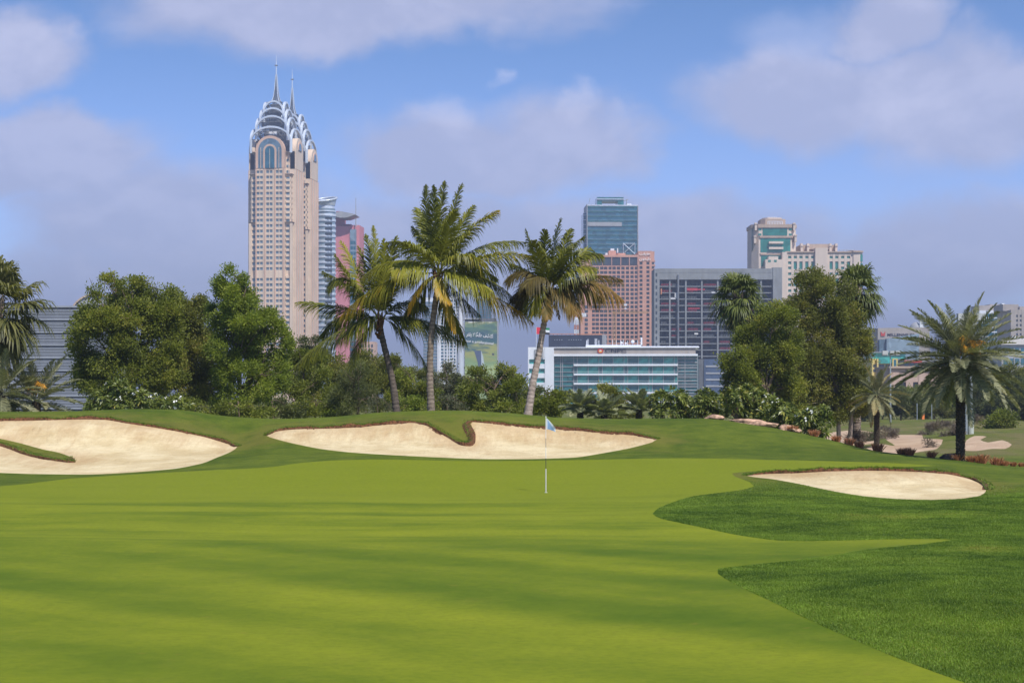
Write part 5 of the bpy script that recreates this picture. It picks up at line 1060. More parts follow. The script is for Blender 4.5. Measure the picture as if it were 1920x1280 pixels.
def mural_material():
    m, nt = new_mat("printed_wrap"); tc = N(nt, 'ShaderNodeTexCoord').outputs['Object']
    s = N(nt, 'ShaderNodeSeparateXYZ', {0: tc}); wv = NOISE(nt, VSCALE(nt, tc, (.05, 1, .16)), 1.0, 5, .6, .6)
    z = M(nt, 'ADD', s.outputs[2], M(nt, 'MULTIPLY', M(nt, 'SUBTRACT', wv, .5), 30.0))
    mr = N(nt, 'ShaderNodeMapRange', {'Value': z, 'From Min': 14.0, 'From Max': 66.0}).outputs[0]
    cr = N(nt, 'ShaderNodeValToRGB', {0: mr}); els = cr.color_ramp.elements
    for p, c in ((0, (.30, .40, .18)), (.2, (.40, .50, .20)), (.38, (.22, .34, .14)), (.5, (.36, .37, .10)), (.6, (.05, .13, .13)), (.75, (.045, .10, .13)), (.86, (.12, .22, .12)), (.93, (.30, .32, .14)), (1, (.16, .12, .13))):
        e = els.new(p); e.color = (*c, 1)
    els.remove(els[0])
    p = N(nt, 'ShaderNodeBsdfPrincipled', {'Base Color': cr.outputs[0], 'Roughness': .6, 'Specular IOR Level': .2}); finish(nt, p.outputs[0]); return m
b = Bld('advertising_tower', 'tower wrapped in a green printed advertisement with white lettering', 'tower', 902, 1450)
X, Z = b.X, b.Z
b.part('wall', [(X(871), X(933), 0, 26, 0, Z(606))], CONC); b.part('printed_wrap', [(X(871.5), X(932), -.5, -.05, 0, Z(603))], mural_material()); b.part('roof_frame', [(X(871), X(900), 1, 24, Z(606), Z(598)), (X(900), X(932), 2, 25, Z(606), Z(601))], CONCD); b.part('roof_slab', [(X(871), X(901), -1, 25, Z(598), Z(596.5))], WHITE)
b.part('upper_frame', [(X(891), X(930), 4, 24, Z(601), Z(596)), (X(893), X(921), 6, 22, Z(596), Z(560))], CONCD); fc = b.face('front', 6); b.panes(fc, spans(X(893), X(921), 5, .7), [(Z(v + 3), Z(v)) for v in np.arange(563, 596, 5)], GN)
b.part('side_edge', [(X(932), X(934.5), -.6, 26, 0, Z(602))], GREYP)
b.prism('printed_building', [(X(889), Z(657)), (X(902), Z(657)), (X(905), Z(672)), (X(907), Z(690)), (X(906), Z(716)), (X(898), Z(716)), (X(896), Z(680))], -.62, -.52, solid("print_blue", (.075, .10, .17), .6, .2, .3)); b.prism('printed_highlight', [(X(902), Z(657)), (X(906), Z(668)), (X(909), Z(690)), (X(908), Z(700)), (X(903), Z(700))], -.70, -.63, solid("print_pale", (.48, .56, .58), .6, .1, .3))
LETW = solid("white_lettering", (.85, .85, .85), .5, .03, 1, streak=False)
b.part('window', [(X(923), X(926.5), -.7, -.4, Z(665.5), Z(662))], GK)
text_part('lettering', "ﺭﺘﻘﻳ ﻻ ﺎًﻤﻟﺎﻋ ﻒﺸﺘﻛﺍ", X(899), -.75, Z(634), 11 * b.m, LETW, b.root, 50 * b.m, tilt=-.08); text_part('lettering', "not a professional", X(899), -.75, Z(645), 6 * b.m, LETW, b.root, 52 * b.m, tilt=-.10)
b.finish()

# ------------------------------------------------------------------ white and teal office with the company sign
b = Bld('office_building', 'white and teal glass office with red flower emblem and dark roof lettering', 'office building', 1150, 720, -4)
X, Z = (lambda u: (u - 1150) * b.m / math.cos(math.radians(4))), b.Z; wall = []
b.part('glass_core', [(X(1039), X(1308), .4, 34, 0, Z(664))], GTD)
fc = b.face('front', .4); mx = [1051.5, 1055, 1076, 1082.5, 1103, 1123, 1129.5, 1149.5, 1170, 1177, 1197, 1216.5, 1223, 1243.5, 1263.5, 1270, 1283.5, 1306.5]
fl = [668, 684.6, 702.2, 719.6, 736.8, 754]
for i in range(5):
    for j in range(3, len(mx) - 3): b.win.append((fc(X(mx[j]) + .1, X(mx[j + 1]) - .1, -.05, .10, Z(fl[i + 1] - 2.8) , Z(fl[i] + 1.4)), GT if (i + j) % 3 else GTD, 'window'))
b.part('mullion', [fc(X(u) - .10, X(u) + .10, .0, .42, 0, Z(664.5)) for u in mx], GREYP)
b.part('transom', [fc(X(1040), X(1307), .0, .34, Z(v) - .08, Z(v) + .08) for f_ in fl for v in (f_ + 3, f_ + 12.2)] + [fc(X(1271), X(1307), .0, .38, Z(v) - .12, Z(v) + .12) for v in np.arange(667, 760, 5.8)], GREYP)
for i in range(1, 6): b.part('sunshade', [fc(X(1076), X(1270), .0, 1.3, Z(fl[i] + 1.2), Z(fl[i] - 2.2))], WHITE)
fas = b.part('fascia', [(X(1039), X(1303), -.6, 34, Z(663.5), Z(652.2))], TAUPE); b.part('cornice', [(X(1038.5), X(1307), -1.6, 34.5, Z(667.5), Z(663.6))], WHITE); rfo = b.part('roof_edge', [(X(1037), X(1310), -1.2, 35, Z(652.1), Z(650.6)), (X(1098), X(1202), 3, 20, Z(650.5), Z(646)), (X(1202), X(1310), 3, 30, Z(650.5), Z(648.6))], WHITE)
b.part('fascia_joint', [fc(X(u) - .05, X(u) + .05, 1.0, 1.06, Z(663.4), Z(652.4)) for u in np.arange(1060, 1300, 23)], GREYP)
# left white block
wl = []; f2 = b.face('front', -2.2); colsl = [(X(993), X(1022.5))]; rowsl = [(Z(v + 8.4), Z(v)) for v in (673.5, 691, 708.5, 726, 743)]
wl.append((X(991), X(1039), -1.2, 30, 0, Z(651))); b.relief(f2, colsl, rowsl, X(991), X(1039), 0, Z(650.8), 1.0, wl); b.part('wall', wl, WHITE); b.panes(f2, colsl, rowsl, GT); b.part('wall_sign', [(X(1003), X(1020), -3.35, -3.2, Z(671), Z(655))], GREYP)
b.part('plant_screen', [(X(1027), X(1128), 8, 30, Z(651), Z(626.5))], NAVY); b.part('screen_return', [(X(1128), X(1135), 9, 30, Z(651), Z(626))], CONC); b.part('screen_light', [(X(u), X(u + 1.2), 7.85, 8, Z(636), Z(635)) for u in np.arange(1038, 1100, 4.5) if int(u) % 4], STEELW)
b.geo('roof_rail', [bar((X(1027), 8.2, Z(624.5)), (X(1128), 8.2, Z(624.5)), .12)] + [bar((X(u), 8.2, Z(626.5)), (X(u), 8.2, Z(624.5)), .08) for u in range(1028, 1129, 8)], ORANGE)
for (u, v, w) in ((1099, 637, 1.6), (1101.5, 635, 1.2), (1115, 634, 1.4), (1118, 634, 1.2), (1122, 637, 1.1), (1148, 636, .8), (1155, 637, .8), (1163, 637, .9), (1168, 636, .8), (1176, 638, .8), (1195, 637, .9), (1201, 632, 3.2)): b.part('antenna', [(X(u), X(u + w), 4, 4.6, Z(646), Z(v))], WHITE, rfo)
for (u, v, r) in ((1165, 642, 2.3), (1186, 640, 3.4), (1173, 643, 1.8)):
    g = Geo(); rr = np.linspace(0, r, 5); t = np.arange(17) / 16 * 6.2832; P = np.array([(X(u) + q * b.m * math.cos(a), 4 + .10 * q * q * b.m, Z(v) + q * b.m * math.sin(a)) for q in rr for a in t]); i = np.concatenate([np.arange(16) + k * 17 for k in range(4)]); g.add(P, np.stack([i, i + 1, i + 18, i + 17], 1)); g.add(*bar((X(u), 4.4, Z(v)), (X(u), 4.8, Z(646)), .12)); link('satellite_dish', g.mesh('satellite_dish', WHITE), rfo)
def disc(x, z, r, y0, y1, n=24, a0=0.0, a1=2 * math.pi): return prism_geo([(x + r * math.cos(t), z + r * math.sin(t)) for t in np.linspace(a0, a1, n + 1)[: n if a1 - a0 > 6.2 else n + 1]], y0, y1)
RED = solid("emblem_red", (.46, .06, .05), .5, .06, 1, streak=False); YEL = solid("emblem_orange", (.80, .36, .05), .5, .06, 1, streak=False); INK = solid("dark_lettering", (.028, .030, .05), .5, .05, 1, streak=False)
ex, ez, er = X(1126), Z(657.4), 5.6 * b.m; V = []; fs = []
g = Geo(); root_e = None
for k in range(10):
    a = k * .6283; Vp, fp = disc(ex + er * .66 * math.cos(a), ez + er * .66 * math.sin(a), er * .36, -.95, -.65, 14); o = mesh_from('emblem_petal', Vp, fp, RED)
    link('emblem_petal', o, fas)
for nm, rr, d, mt, a0, a1 in (('emblem_disc', .78, 1.0, RED, 0, 2 * math.pi), ('emblem_glow', .62, 1.06, YEL, -math.pi, 0), ('emblem_sun', .40, 1.12, WHITE, 0, math.pi)):
    Vp, fp = disc(ex, ez - (0 if rr > .5 else er * .12), er * rr, -d, -.64, 24, a0, a1); link(nm, mesh_from(nm, Vp, fp, mt), fas)
text_part('lettering', "CNPC", X(1154.5), -.9, Z(661), 7.0 * b.m, INK, fas, 40 * b.m)
text_part('lettering', "1551", X(1010), -3.4, Z(739), 4 * b.m, WHITE, b.root, 12 * b.m) if False else None
b.finish()
# flag on a pole on the office roof
m7 = 705 / F; fp = thing('flagpole', 'white flagpole with red, green, white and black flag on the office roof', 'flagpole', ((1005.5 - 960) * m7, 705, ZC - (651 - V0) * m7)); g = Geo()
h = 38 * m7; link('pole', mesh_from('pole', *tube([(0, 0, -.5), (0, 0, h)], [.12, .08], 8), WHITE, True), fp)
def flag_strip(x0, x1, z0, z1, mat, y=0):
    n = 12; xs = np.linspace(x0, x1, n); P = np.array([(x, math.sin(x * 1.6) * .22 * (x / x1), z - .12 * x * .5) for z in (z0, z1) for x in xs]); i = np.arange(n - 1); return link('flag_panel', mesh_from('flag_panel', P, np.stack([i, i + 1, i + 1 + n, i + n], 1), mat, True), fp)
FR, FGn, FW, FK = solid("flag_red", (.6, .03, .05), .7, .05, 1), solid("flag_green", (.0, .20, .06), .7, .05, 1), WHITE, solid("flag_black", (.015, .015, .015), .7, .05, 1)
flag_strip(.08, 1.6, h - 2.7, h - .05, FR); [flag_strip(1.6, 5.2, h - 2.7 + k * .88, h - 2.7 + k * .88 + .88, mt) for k, mt in enumerate((FK, FW, FGn))]

# ------------------------------------------------------------------ teal tower, terracotta hotel
b = Bld('glass_tower', 'blue green glass tower rising behind the terracotta hotel', 'skyscraper', 1146, 1560, 2)
X, Z = b.X, b.Z
b.part('glass_body', [(X(1101), X(1196), 0, 34, 0, Z(386)), (X(1094.5), X(1101), 5, 30, 0, Z(399))], GN)
fc = b.face('front', 0)
for i, v in enumerate(np.arange(386, 500, 8.85)):
    b.part('spandrel', [fc(X(1101.5), X(1196.3), -.05, .45, Z(v + .6), Z(v))], GP); b.part('floor_glazing', [fc(X(1102), X(1195.8), -.05, .3, Z(v + 3.2), Z(v + .9))], GTD)
for v in np.arange(402, 500, 8.85): b.part('spandrel', [(X(1094.2), X(1101), 4.5, 5.1, Z(v + 1), Z(v))], STEELW)
b.part('blank_panel', [fc(X(1101.8), X(1166), .1, .7, Z(424), Z(416.5))], GREYP); b.part('corner_fin', [(X(1100), X(1101.4), -.8, 34, 0, Z(383)), (X(1195.4), X(1197), -.8, 34, 0, Z(385))], GREYP)
b.part('roof_frame', [(X(1120), X(1129), 3, 26, Z(385), Z(376)), (X(1159), X(1170), 3, 26, Z(385), Z(376)), (X(1120), X(1170), 3, 26, Z(375.9), Z(369))], GTD); b.part('parapet', [(X(1101), X(1196), -.6, 34, Z(386.2), Z(384.2))], STEELW); b.part('roof_band', [(X(1119.5), X(1170.5), 2.4, 2.9, Z(373.5), Z(372))], STEELW)
b.geo('window_cleaning_rig', [bar((X(1176), 4, Z(385)), (X(1176), 4, Z(373)), .35), bar((X(1170), 4, Z(376)), (X(1179), 4, Z(373)), .3), bar((X(1104), 4, Z(385)), (X(1107), 4, Z(371)), .22)], GREYP)
b.part('bracing', [(X(u), X(u + .8), -1.4, -.9, Z(476), Z(456)) for u in (1168, 1190)] + [(X(1168), X(1190), -1.42, -.92, Z(456.8), Z(456))], STEELW); b.geo('brace', [bar((X(1168), -1.2, Z(476)), (X(1190), -1.2, Z(456)), .3), bar((X(1168), -1.2, Z(456)), (X(1190), -1.2, Z(476)), .3)], STEELW)
b.part('roof_plant', [(X(1176), X(1186), 8, 20, Z(385), Z(380))], WHITE); b.finish()

b = Bld('hotel_building', 'terracotta pink hotel block with square windows and white rooftop lettering', 'hotel', 1158, 1340, 0)
X, Z = b.X, b.Z; fc = b.face('front', .6); wall = [(X(1088), X(1196), .6, 40, 0, Z(478)), (X(1088.4), X(1109), -2.2, 30, 0, Z(560))]
cols = [(X(u), X(u + w)) for u, w in ((1110, 5.5), (1116.5, 6.5), (1125, 6.5), (1132.3, 6.5), (1141, 5.6), (1148.2, 6.3), (1156.4, 6.3), (1165, 6), (1173.5, 6), (1182, 6), (1190, 5.2))]
rows = [(Z(v + 5.6), Z(v)) for v in np.arange(500, 655, 8.05)]
b.relief(fc, cols, rows, X(1109), X(1196), 0, Z(498), .6, wall)
b.part('crown_glazing', [fc(X(1109), X(1196), .0, .35, Z(497.5), Z(482))], GK); b.part('crown_frame', [fc(X(u) - .25, X(u) + .25, .3, .9, Z(498), Z(478)) for u in (1109, 1130, 1147, 1164, 1180, 1195.7)] + [fc(X(1108), X(1196.5), .25, 1.1, Z(482), Z(478))], TERRA)
f3 = b.face('front', -2.2); b.panes(f3, [(X(1096), X(1102))], [(Z(v + 5.6), Z(v)) for v in np.arange(573, 655, 8.05)], GK, .1)
w2 = [(X(1196.5), X(1227), .2, 36, 0, Z(471))]; f4 = b.face('front', .2); cw = [(X(1199), X(1204.5)), (X(1212), X(1217.5))]; rw = [(Z(v + 5.3), Z(v)) for v in np.arange(491, 655, 8.05)]
b.relief(f4, cw, rw, X(1196.5), X(1222), 0, Z(470.5), .7, w2); b.part('wall', wall, TERRA); b.part('wing_wall', w2, TERRA); b.panes(f4, cw, rw, GK); b.panes(fc, cols, rows, GK)
b.part('corner_balcony', [(X(1222), X(1228.5), -.5, 10, Z(v + 3), Z(v)) for v in np.arange(488, 505, 8)], TERRA); b.part('balcony_glass', [(X(1221.5), X(1226), -.2, 9, Z(v + 8), Z(v + 3)) for v in np.arange(488, 500, 8)], GK)
b.part('roof_block', [(X(1142), X(1156), 6, 24, Z(478), Z(468.5)), (X(1156), X(1174), 8, 24, Z(478), Z(473))], TERRA); b.geo('roof_rail', [bar((X(1160), 5, Z(v)), (X(1174), 5, Z(v)), .2) for v in (469, 472)], DARKST); b.part('roof_plant', [(X(1146), X(1153), 9, 14, Z(468.4), Z(464)), (X(1136), X(1140), 6, 10, Z(477.9), Z(473)), (X(1158), X(1160), 6, 8, Z(473), Z(464))], WHITE)
text_part('lettering', "ﺕﺎﻳﺎﻫ", X(1209), -1.0, Z(479.5), 6.0 * b.m, LETW, b.root, 21 * b.m); text_part('lettering', "ﻥﻮﺘﻴﻠﺑ", X(1209), -1.0, Z(489), 6.0 * b.m, LETW, b.root, 21 * b.m)
b.finish()

# ------------------------------------------------------------------ unfinished concrete block
b = Bld('unfinished_building', 'unfinished grey concrete block with open floors and red safety netting', 'building site', 1345, 1080, 0)
X, Z = b.X, b.Z
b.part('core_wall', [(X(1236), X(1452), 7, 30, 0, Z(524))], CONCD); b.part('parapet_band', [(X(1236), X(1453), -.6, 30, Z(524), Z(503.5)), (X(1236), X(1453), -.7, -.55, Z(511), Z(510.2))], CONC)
b.part('side_wall', [(X(1449), X(1466), -1.0, 30, 0, Z(501.5))], CONC); b.part('stair_core', [(X(1226.5), X(1236.5), -1.2, 20, 0, Z(504))], CONC)
for v in np.arange(512, 730, 11.9): b.win.append(((X(1229), X(1232), -1.3, -1.0, Z(v + 6), Z(v)), GK, 'window'))
for v in np.arange(536, 672, 11.9): b.part('floor_slab', [(X(1236.6), X(1448.9), .4, 7, Z(v + 1.6), Z(v))], CONC)
for u in (1256, 1286, 1316, 1346, 1376, 1406, 1427): b.part('column', [(X(u) - .45, X(u) + .45, .0, .9, Z(672), Z(524))], CONC)
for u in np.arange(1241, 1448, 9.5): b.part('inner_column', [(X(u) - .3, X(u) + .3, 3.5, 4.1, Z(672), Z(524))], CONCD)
rs = np.random.RandomState(12); NETR = solid("red_netting", (.42, .05, .07), .8, .2, .5); NETW = solid("white_sheet", (.62, .62, .64), .8, .1, .5)
for v in np.arange(536, 672, 11.9):
    for u0 in (1238, 1258, 1288, 1318, 1348, 1378, 1408):
        if rs.rand() < .75:
            L = rs.uniform(8, 24); b.part('guard_rail', [(X(u0 + 2), X(u0 + 2 + L), .25, .38, Z(v) + 1.1, Z(v) + 1.22), (X(u0 + 2), X(u0 + 2 + L), .25, .38, Z(v) + .5, Z(v) + .6)] + [(X(u0 + 2 + q) - .06, X(u0 + 2 + q) + .06, .26, .37, Z(v), Z(v) + 1.2) for q in np.arange(0, L, 3)], NETR if rs.rand() < .4 else CONC)
for (u, w, v, h_, mt) in ((1288, 20, 540, 4.5, NETR), (1308, 14, 541.5, 2.2, NETR), (1334, 7, 547, 2.5, NETW), (1265, 5, 549, 10, NETW), (1255, 12, 558, 3, NETW), (1360, 8, 598, 3, NETW), (1302, 7, 624, 3, NETW), (1352, 20, 588, 2.5, NETR), (1290, 22, 577, 2, NETR), (1344, 10, 541.5, 2.4, NETR)): b.part('safety_net', [(X(u), X(u + w), .05, .22, Z(v + h_), Z(v))], mt)
b.part('hoist_mast', [(X(1270), X(1273), -1.5, .0, 0, Z(515))], DARKST); b.part('hoist_cage', [(X(1238.5), X(1240.5), -1.5, -.2, Z(552), Z(541))], ORANGE)
BLUEC = solid("blue_cladding", (.055, .085, .15), .4, .2, .3, spec=.5)
b.part('blue_cladding', [(X(1320), X(1449), -.4, 7, 0, Z(673))], BLUEC)
for v in (688, 701, 713, 725): b.part('cladding_band', [(X(1323), X(1369), -.7, -.45, Z(v), Z(v - 3)), (X(1380), X(1440), -.7, -.45, Z(v), Z(v - 3))], GREYP)
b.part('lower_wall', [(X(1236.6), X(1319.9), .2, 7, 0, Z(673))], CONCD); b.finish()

# ------------------------------------------------------------------ beige hotel with green glass
b = Bld('stepped_hotel', 'beige hotel with green glass, octagonal turret and long stepped wing', 'hotel', 1512, 1220, 0)
X, Z = b.X, b.Z; D2 = 36
def octo(u0, u1, ch, z0, z1, y0=0.0, d=30.0):
    x0, x1 = X(u0), X(u1); c = ch * b.m; P = [(x0 + c, y0), (x1 - c, y0), (x1, y0 + c), (x1, y0 + d - c), (x1 - c, y0 + d), (x0 + c, y0 + d), (x0, y0 + d - c), (x0, y0 + c)]
    V = np.array([(x, y, z0) for x, y in P] + [(x, y, z1) for x, y in P]); i = np.arange(8); return V, [np.arange(8)[None, ::-1].copy(), (np.arange(8) + 8)[None, :], np.stack([i, (i + 1) % 8, (i + 1) % 8 + 8, i + 8], 1)]
def opart(nm, mat, *a, **k): V, f_ = octo(*a, **k); return link(nm, mesh_from(nm, V, f_, mat), b.root)
opart('turret_wall', BEIGE, 1410.5, 1494, 12, 0, Z(427)); opart('turret_cornice', BROWNP, 1409, 1495.5, 12, Z(427), Z(420.5), y0=-.8, d=31.6); opart('turret_cornice', BROWNP, 1414.5, 1494, 10, Z(446), Z(442.5), y0=-.7, d=31); opart('turret_cornice', BROWNP, 1416, 1494, 10, Z(478), Z(475.5), y0=-.7, d=31)
opart('roof_drum', BROWNP, 1429, 1476, 8, Z(420.4), Z(409), y0=5, d=20); opart('roof_drum', BEIGE, 1434, 1470, 8, Z(408.9), Z(406), y0=7, d=15)
b.part('roof_lattice', [(X(1440 + q), X(1441 + q), 1.5, 2.5, Z(420.4), Z(415)) for q in range(0, 28, 3)] + [(X(1440), X(1468), 1.4, 2.6, Z(415), Z(414.2))] + [(X(1443 + q), X(1444 + q), 8, 9, Z(406), Z(404)) for q in range(0, 17, 3)], WHITE)
for (x, v) in ((1417, 418), (1489, 418), (1415.5, 442), (1491.5, 440)): b.part('pinnacle', [(X(x - 2), X(x + 2), -.9, 2.5, Z(v + 14), Z(v)), (X(x - 2.6), X(x + 2.6), -1.3, 3, Z(v + 2.5), Z(v + .6))], BEIGE)
fc = b.face('front', 0)
for (u0, u1, v0, v1) in ((1430, 1476, 441.5, 427.5), (1426, 1482, 473, 446.5), (1427, 1470, 500, 478.5)): b.win.append((fc(X(u0), X(u1), -.1, .2, Z(v0), Z(v1)), GG, 'glazing'))
for v in (457, 467.5): b.part('balcony', [fc(X(1441), X(1468), .2, 2.2, Z(v), Z(v - 4))], BEIGE)
for u in (1422, 1479): b.panes(fc, [(X(u), X(u + 5.5))], [(Z(432), Z(428)), (Z(441.5), Z(438))], GG, .12)
for (u0, u1) in ((1411, 1419),): b.part('side_glazing', [(X(u0), X(u0 + 1.2) - .2, 12 * b.m * .6, 20, Z(470), Z(427.5)), (X(u0) - .15, X(u0) + .4, 12 * b.m, 22, Z(560), Z(480))], GG)
b.part('side_glazing', [(X(1492.5), X(1494.2), 5, 20, Z(445), Z(428))], GG)
# lower annex between turret and wing
b.part('annex_wall', [(X(1432), X(1466), -8, 10, 0, Z(488)), (X(1438), X(1456), -7.5, 8, Z(488), Z(482))], BEIGE); fa = b.face('front', -8); b.panes(fa, [(X(1437), X(1442)), (X(1448), X(1453))], [(Z(493), Z(488.8))], GG, .1)
b.part('link_tower', [(X(1464), X(1473), -7, 20, 0, Z(474))], BEIGE)
w = [(X(1472), X(1600), -3.4, 26, 0, Z(474))]; fw = b.face('front', -3.4); ucols = [1476, 1486.5, 1497, 1508, 1519, 1531, 1541, 1553.5, 1564, 1575, 1586, 1596.5]; wcols = [(X(u), X(u + 6)) for u in ucols]; rws = [(Z(v + 4.8), Z(v)) for v in (480.5,)] + [(Z(505.5), Z(491))] + [(Z(v + 4.8), Z(v)) for v in (511.5,)] + [(Z(537), Z(522))] + [(Z(v + 5), Z(v)) for v in (543, 553.5, 564, 575, 586, 597)]
b.relief(fw, wcols, rws, X(1472), X(1604), 0, Z(474.5), .8, w); b.part('wall', w, BEIGE)
for i, r_ in enumerate(rws):
    for j, c in enumerate(wcols):
        if i in (1, 3) and j in (0, 5, 6, 9, 11): b.panes(fw, [c], [(r_[0], r_[0] + 1.7), (r_[1] - 1.7, r_[1])], GG)
        else: b.panes(fw, [c], [r_], GG)
b.part('spandrel_panel', [fw(wcols[j][0], wcols[j][1], .05, .6, rws[i][0] + 1.75, rws[i][1] - 1.75) for i in (1, 3) for j in (0, 5, 6, 9, 11)], BEIGE)
b.part('bay', [(X(1526), X(1549), -6, 10, Z(540), Z(466))], BEIGE); b.part('wing_cornice', [(X(1471), X(1525.5), -5, 26, Z(474.4), Z(472.2)), (X(1549.5), X(1601), -5, 26, Z(474.4), Z(472.2))], BROWNP)
b.part('attic', [(X(1502), X(1570), 4, 22, Z(472), Z(458)), (X(1516), X(1559), 2, 20, Z(467), Z(457))], BROWNP)
for u in (1504, 1516, 1558, 1569): b.part('pinnacle', [(X(u - 2), X(u + 2), 1.5, 5, Z(472), Z(456)), (X(u - 2.6), X(u + 2.6), 1, 5.5, Z(461), Z(459))], BEIGE)
V, f_ = octo(1590, 1616, 8, 0, Z(474), y0=-5, d=26); link('end_turret', mesh_from('end_turret', V, f_, BEIGE), b.root); V, f_ = octo(1589, 1617, 8, Z(474), Z(471), y0=-6, d=28); link('end_cornice', mesh_from('end_cornice', V, f_, BROWNP), b.root)
b.part('end_glazing', [(X(1608), X(1615.3), -4.0, 2, Z(v + 13), Z(v)) for v in (478, 494, 510, 526)], GG)
b.geo('roof_rail', [bar((X(1571), -4, Z(470)), (X(1600), -4, Z(470)), .15)] + [bar((X(u), -4, Z(473)), (X(u), -4, Z(469)), .12) for u in range(1572, 1601, 7)], GREYP); b.finish()

# ------------------------------------------------------------------ buildings at the far right
b = Bld('dome_building', 'white domed building with blue bands right of the big ragged tree', 'building', 1624, 1050); X, Z = b.X, b.Z
r = X(1645.5); b.geo('dome', [tube([(0, r, Z(633) + r * .98 * math.sin(t)) for t in np.linspace(0, 1.55, 14)], [r * math.cos(t) + .02 for t in np.linspace(0, 1.55, 14)], 36)], WHITE, smooth=True); b.geo('drum', [tube([(0, r, 0), (0, r, Z(633.2))], [r * .98] * 2, 36)], WHITE, smooth=True)
for v in (637, 645, 653): V, Fq = tube([(0, r, Z(v + 5)), (0, r, Z(v))], [r * 1.0 + .12] * 2, 36); link('window_band', mesh_from('window_band', V, Fq, GN, True), b.root)
b.finish()
b = Bld('sign_building', 'taupe building with slanting pale glass front and red lettered roof sign', 'building', 1697, 1000); X, Z = b.X, b.Z
b.prism('wall', [(X(1647), 0), (X(1648), Z(614.5)), (X(1745), Z(613)), (X(1749), 0)], 3, 30, TAUPE); b.prism('glass_front', [(X(1661), 0), (X(1661), Z(635)), (X(1722), Z(625.5)), (X(1722), 0)], -2, 2.9, GP); b.part('glass_return', [(X(1649), X(1660.8), 0, 2.9, 0, Z(636))], GB)
text_part('lettering', "MILLENNIUM", X(1691), 2.8, Z(629.5), 5.0 * b.m, INK, b.root, 50 * b.m); text_part('lettering', "GRAND", X(1672), 2.8, Z(624), 2.8 * b.m, INK, b.root, 12 * b.m) if False else None
b.prism('sign_emblem', [(X(1653.5), Z(629.5)), (X(1653), Z(621)), (X(1658), Z(625.5)), (X(1662), Z(620.5)), (X(1661), Z(629.5))], 2.6, 2.9, RED); b.finish()
b = Bld('domed_hall', 'small blue grey dome with white mast showing over the sign building', 'building', 1722, 1400); X, Z = b.X, b.Z
r = X(1736); b.geo('dome', [tube([(0, r, Z(617) + r * math.sin(t)) for t in np.linspace(0, 1.55, 10)], [r * math.cos(t) + .02 for t in np.linspace(0, 1.55, 10)], 28)], GREYP, smooth=True); b.part('drum', [(X(1707), X(1737), 1, 2 * r, 0, Z(616.5))], GREYP); b.prism('fin', [(X(1724), Z(617)), (X(1725), Z(594)), (X(1726.5), Z(594)), (X(1732), Z(617))], -.5, .8, WHITE); b.finish()
b = Bld('shopping_centre', 'yellow framed low building with teal glass roof beyond the trees at the right', 'building', 1675, 680); X, Z = b.X, b.Z
YELP = solid("yellow_render", (.60, .47, .17), .8, .08, .3)
b.part('wall', [(X(1632), X(1684), .6, 20, 0, Z(672))], YELP); b.part('roof_glazing', [(X(1638), X(1700), 2, 18, Z(672), Z(661))], GT); b.part('roof_edge', [(X(1636), X(1702), 1, 19, Z(661), Z(659.6))], GREYP)
fc = b.face('front', .6); b.panes(fc, [(X(1638), X(1643)), (X(1647), X(1658.5)), (X(1661), X(1672.5))], [(Z(688), Z(683)), (Z(697), Z(692))], GK, .1); b.panes(fc, [(X(1675.5), X(1681))], [(Z(689), Z(674)), (Z(700), Z(691))], GN, .1)
b.part('entrance_glass', [(X(1647), X(1672), -.2, .6, Z(681), Z(670))], GT); b.part('pier', [(X(u), X(u + 2.4), -.7, .6, 0, Z(672)) for u in (1634, 1644, 1672.6)], YELP)
b.part('right_wing', [(X(1684), X(1730), 3, 20, 0, Z(674))], solid("pinkish_wall", (.36, .20, .18), .8, .15, .4)); f5 = b.face('front', 3); b.panes(f5, spans(X(1698), X(1728), 3, .8), [(Z(686), Z(680))], GN, .1); b.part('red_canopy', [(X(1697), X(1730), 1, 3, Z(679.5), Z(676.5))], RED); b.part('parasol_screen', [(X(1684.5), X(1697), 1.5, 3, Z(684), Z(675))], GK); b.finish()
b = Bld('clubhouse_block', 'low pinkish building with dark openings behind the big date palm', 'building', 1745, 440); X, Z = b.X, b.Z
wl = [(X(1668), X(1810), .8, 16, 0, Z(690))]; fc = b.face('front', .8); cc = [(X(1686), X(1699)), (X(1712), X(1722)), (X(1734), X(1745)), (X(1755), X(1771)), (X(1782), X(1795))]; rr = [(Z(750), Z(741)), (Z(728), Z(716))]
b.relief(fc, cc, rr, X(1668), X(1810), 0, Z(690), .8, wl); b.part('wall', wl, solid("rose_render", (.46, .33, .27), .85, .1, .3)); b.panes(fc, cc, rr, GK); b.part('roof_edge', [(X(1666), X(1812), -.6, 17, Z(690), Z(686.5))], BROWNP); b.finish()
b = Bld('blue_glass_block', 'white framed blue glass office behind the crown of the big date palm', 'office building', 1865, 1150, 3); X, Z = b.X, b.Z
b.part('wall', [(X(1836), X(1893.5), 0, 24, 0, Z(582))], WHITE); fc = b.face('front', 0); b.panes(fc, [(X(1838), X(1864)), (X(1865), X(1891))], [(Z(v + 6.4), Z(v)) for v in np.arange(588, 650, 8.8)], GN, .15, 'window_band'); b.part('roof_block', [(X(1838), X(1858), 3, 20, Z(582), Z(572)), (X(1858), X(1892), 5, 22, Z(582), Z(571)), (X(1862), X(1880), 6, 20, Z(571), Z(569.5))], TAUPE); b.finish()
b = Bld('brown_block', 'taupe brown apartment block with small square windows at the right edge', 'apartment block', 1915, 1100, 3); X, Z = b.X, b.Z
wl = [(X(1895), X(1960), .6, 26, 0, Z(581))]; fc = b.face('front', .6); cc = [(X(u), X(u + 3.6)) for u in (1905, 1912, 1921, 1931, 1941)]; rr = [(Z(v + 4.5), Z(v)) for v in np.arange(590, 690, 8.6)]
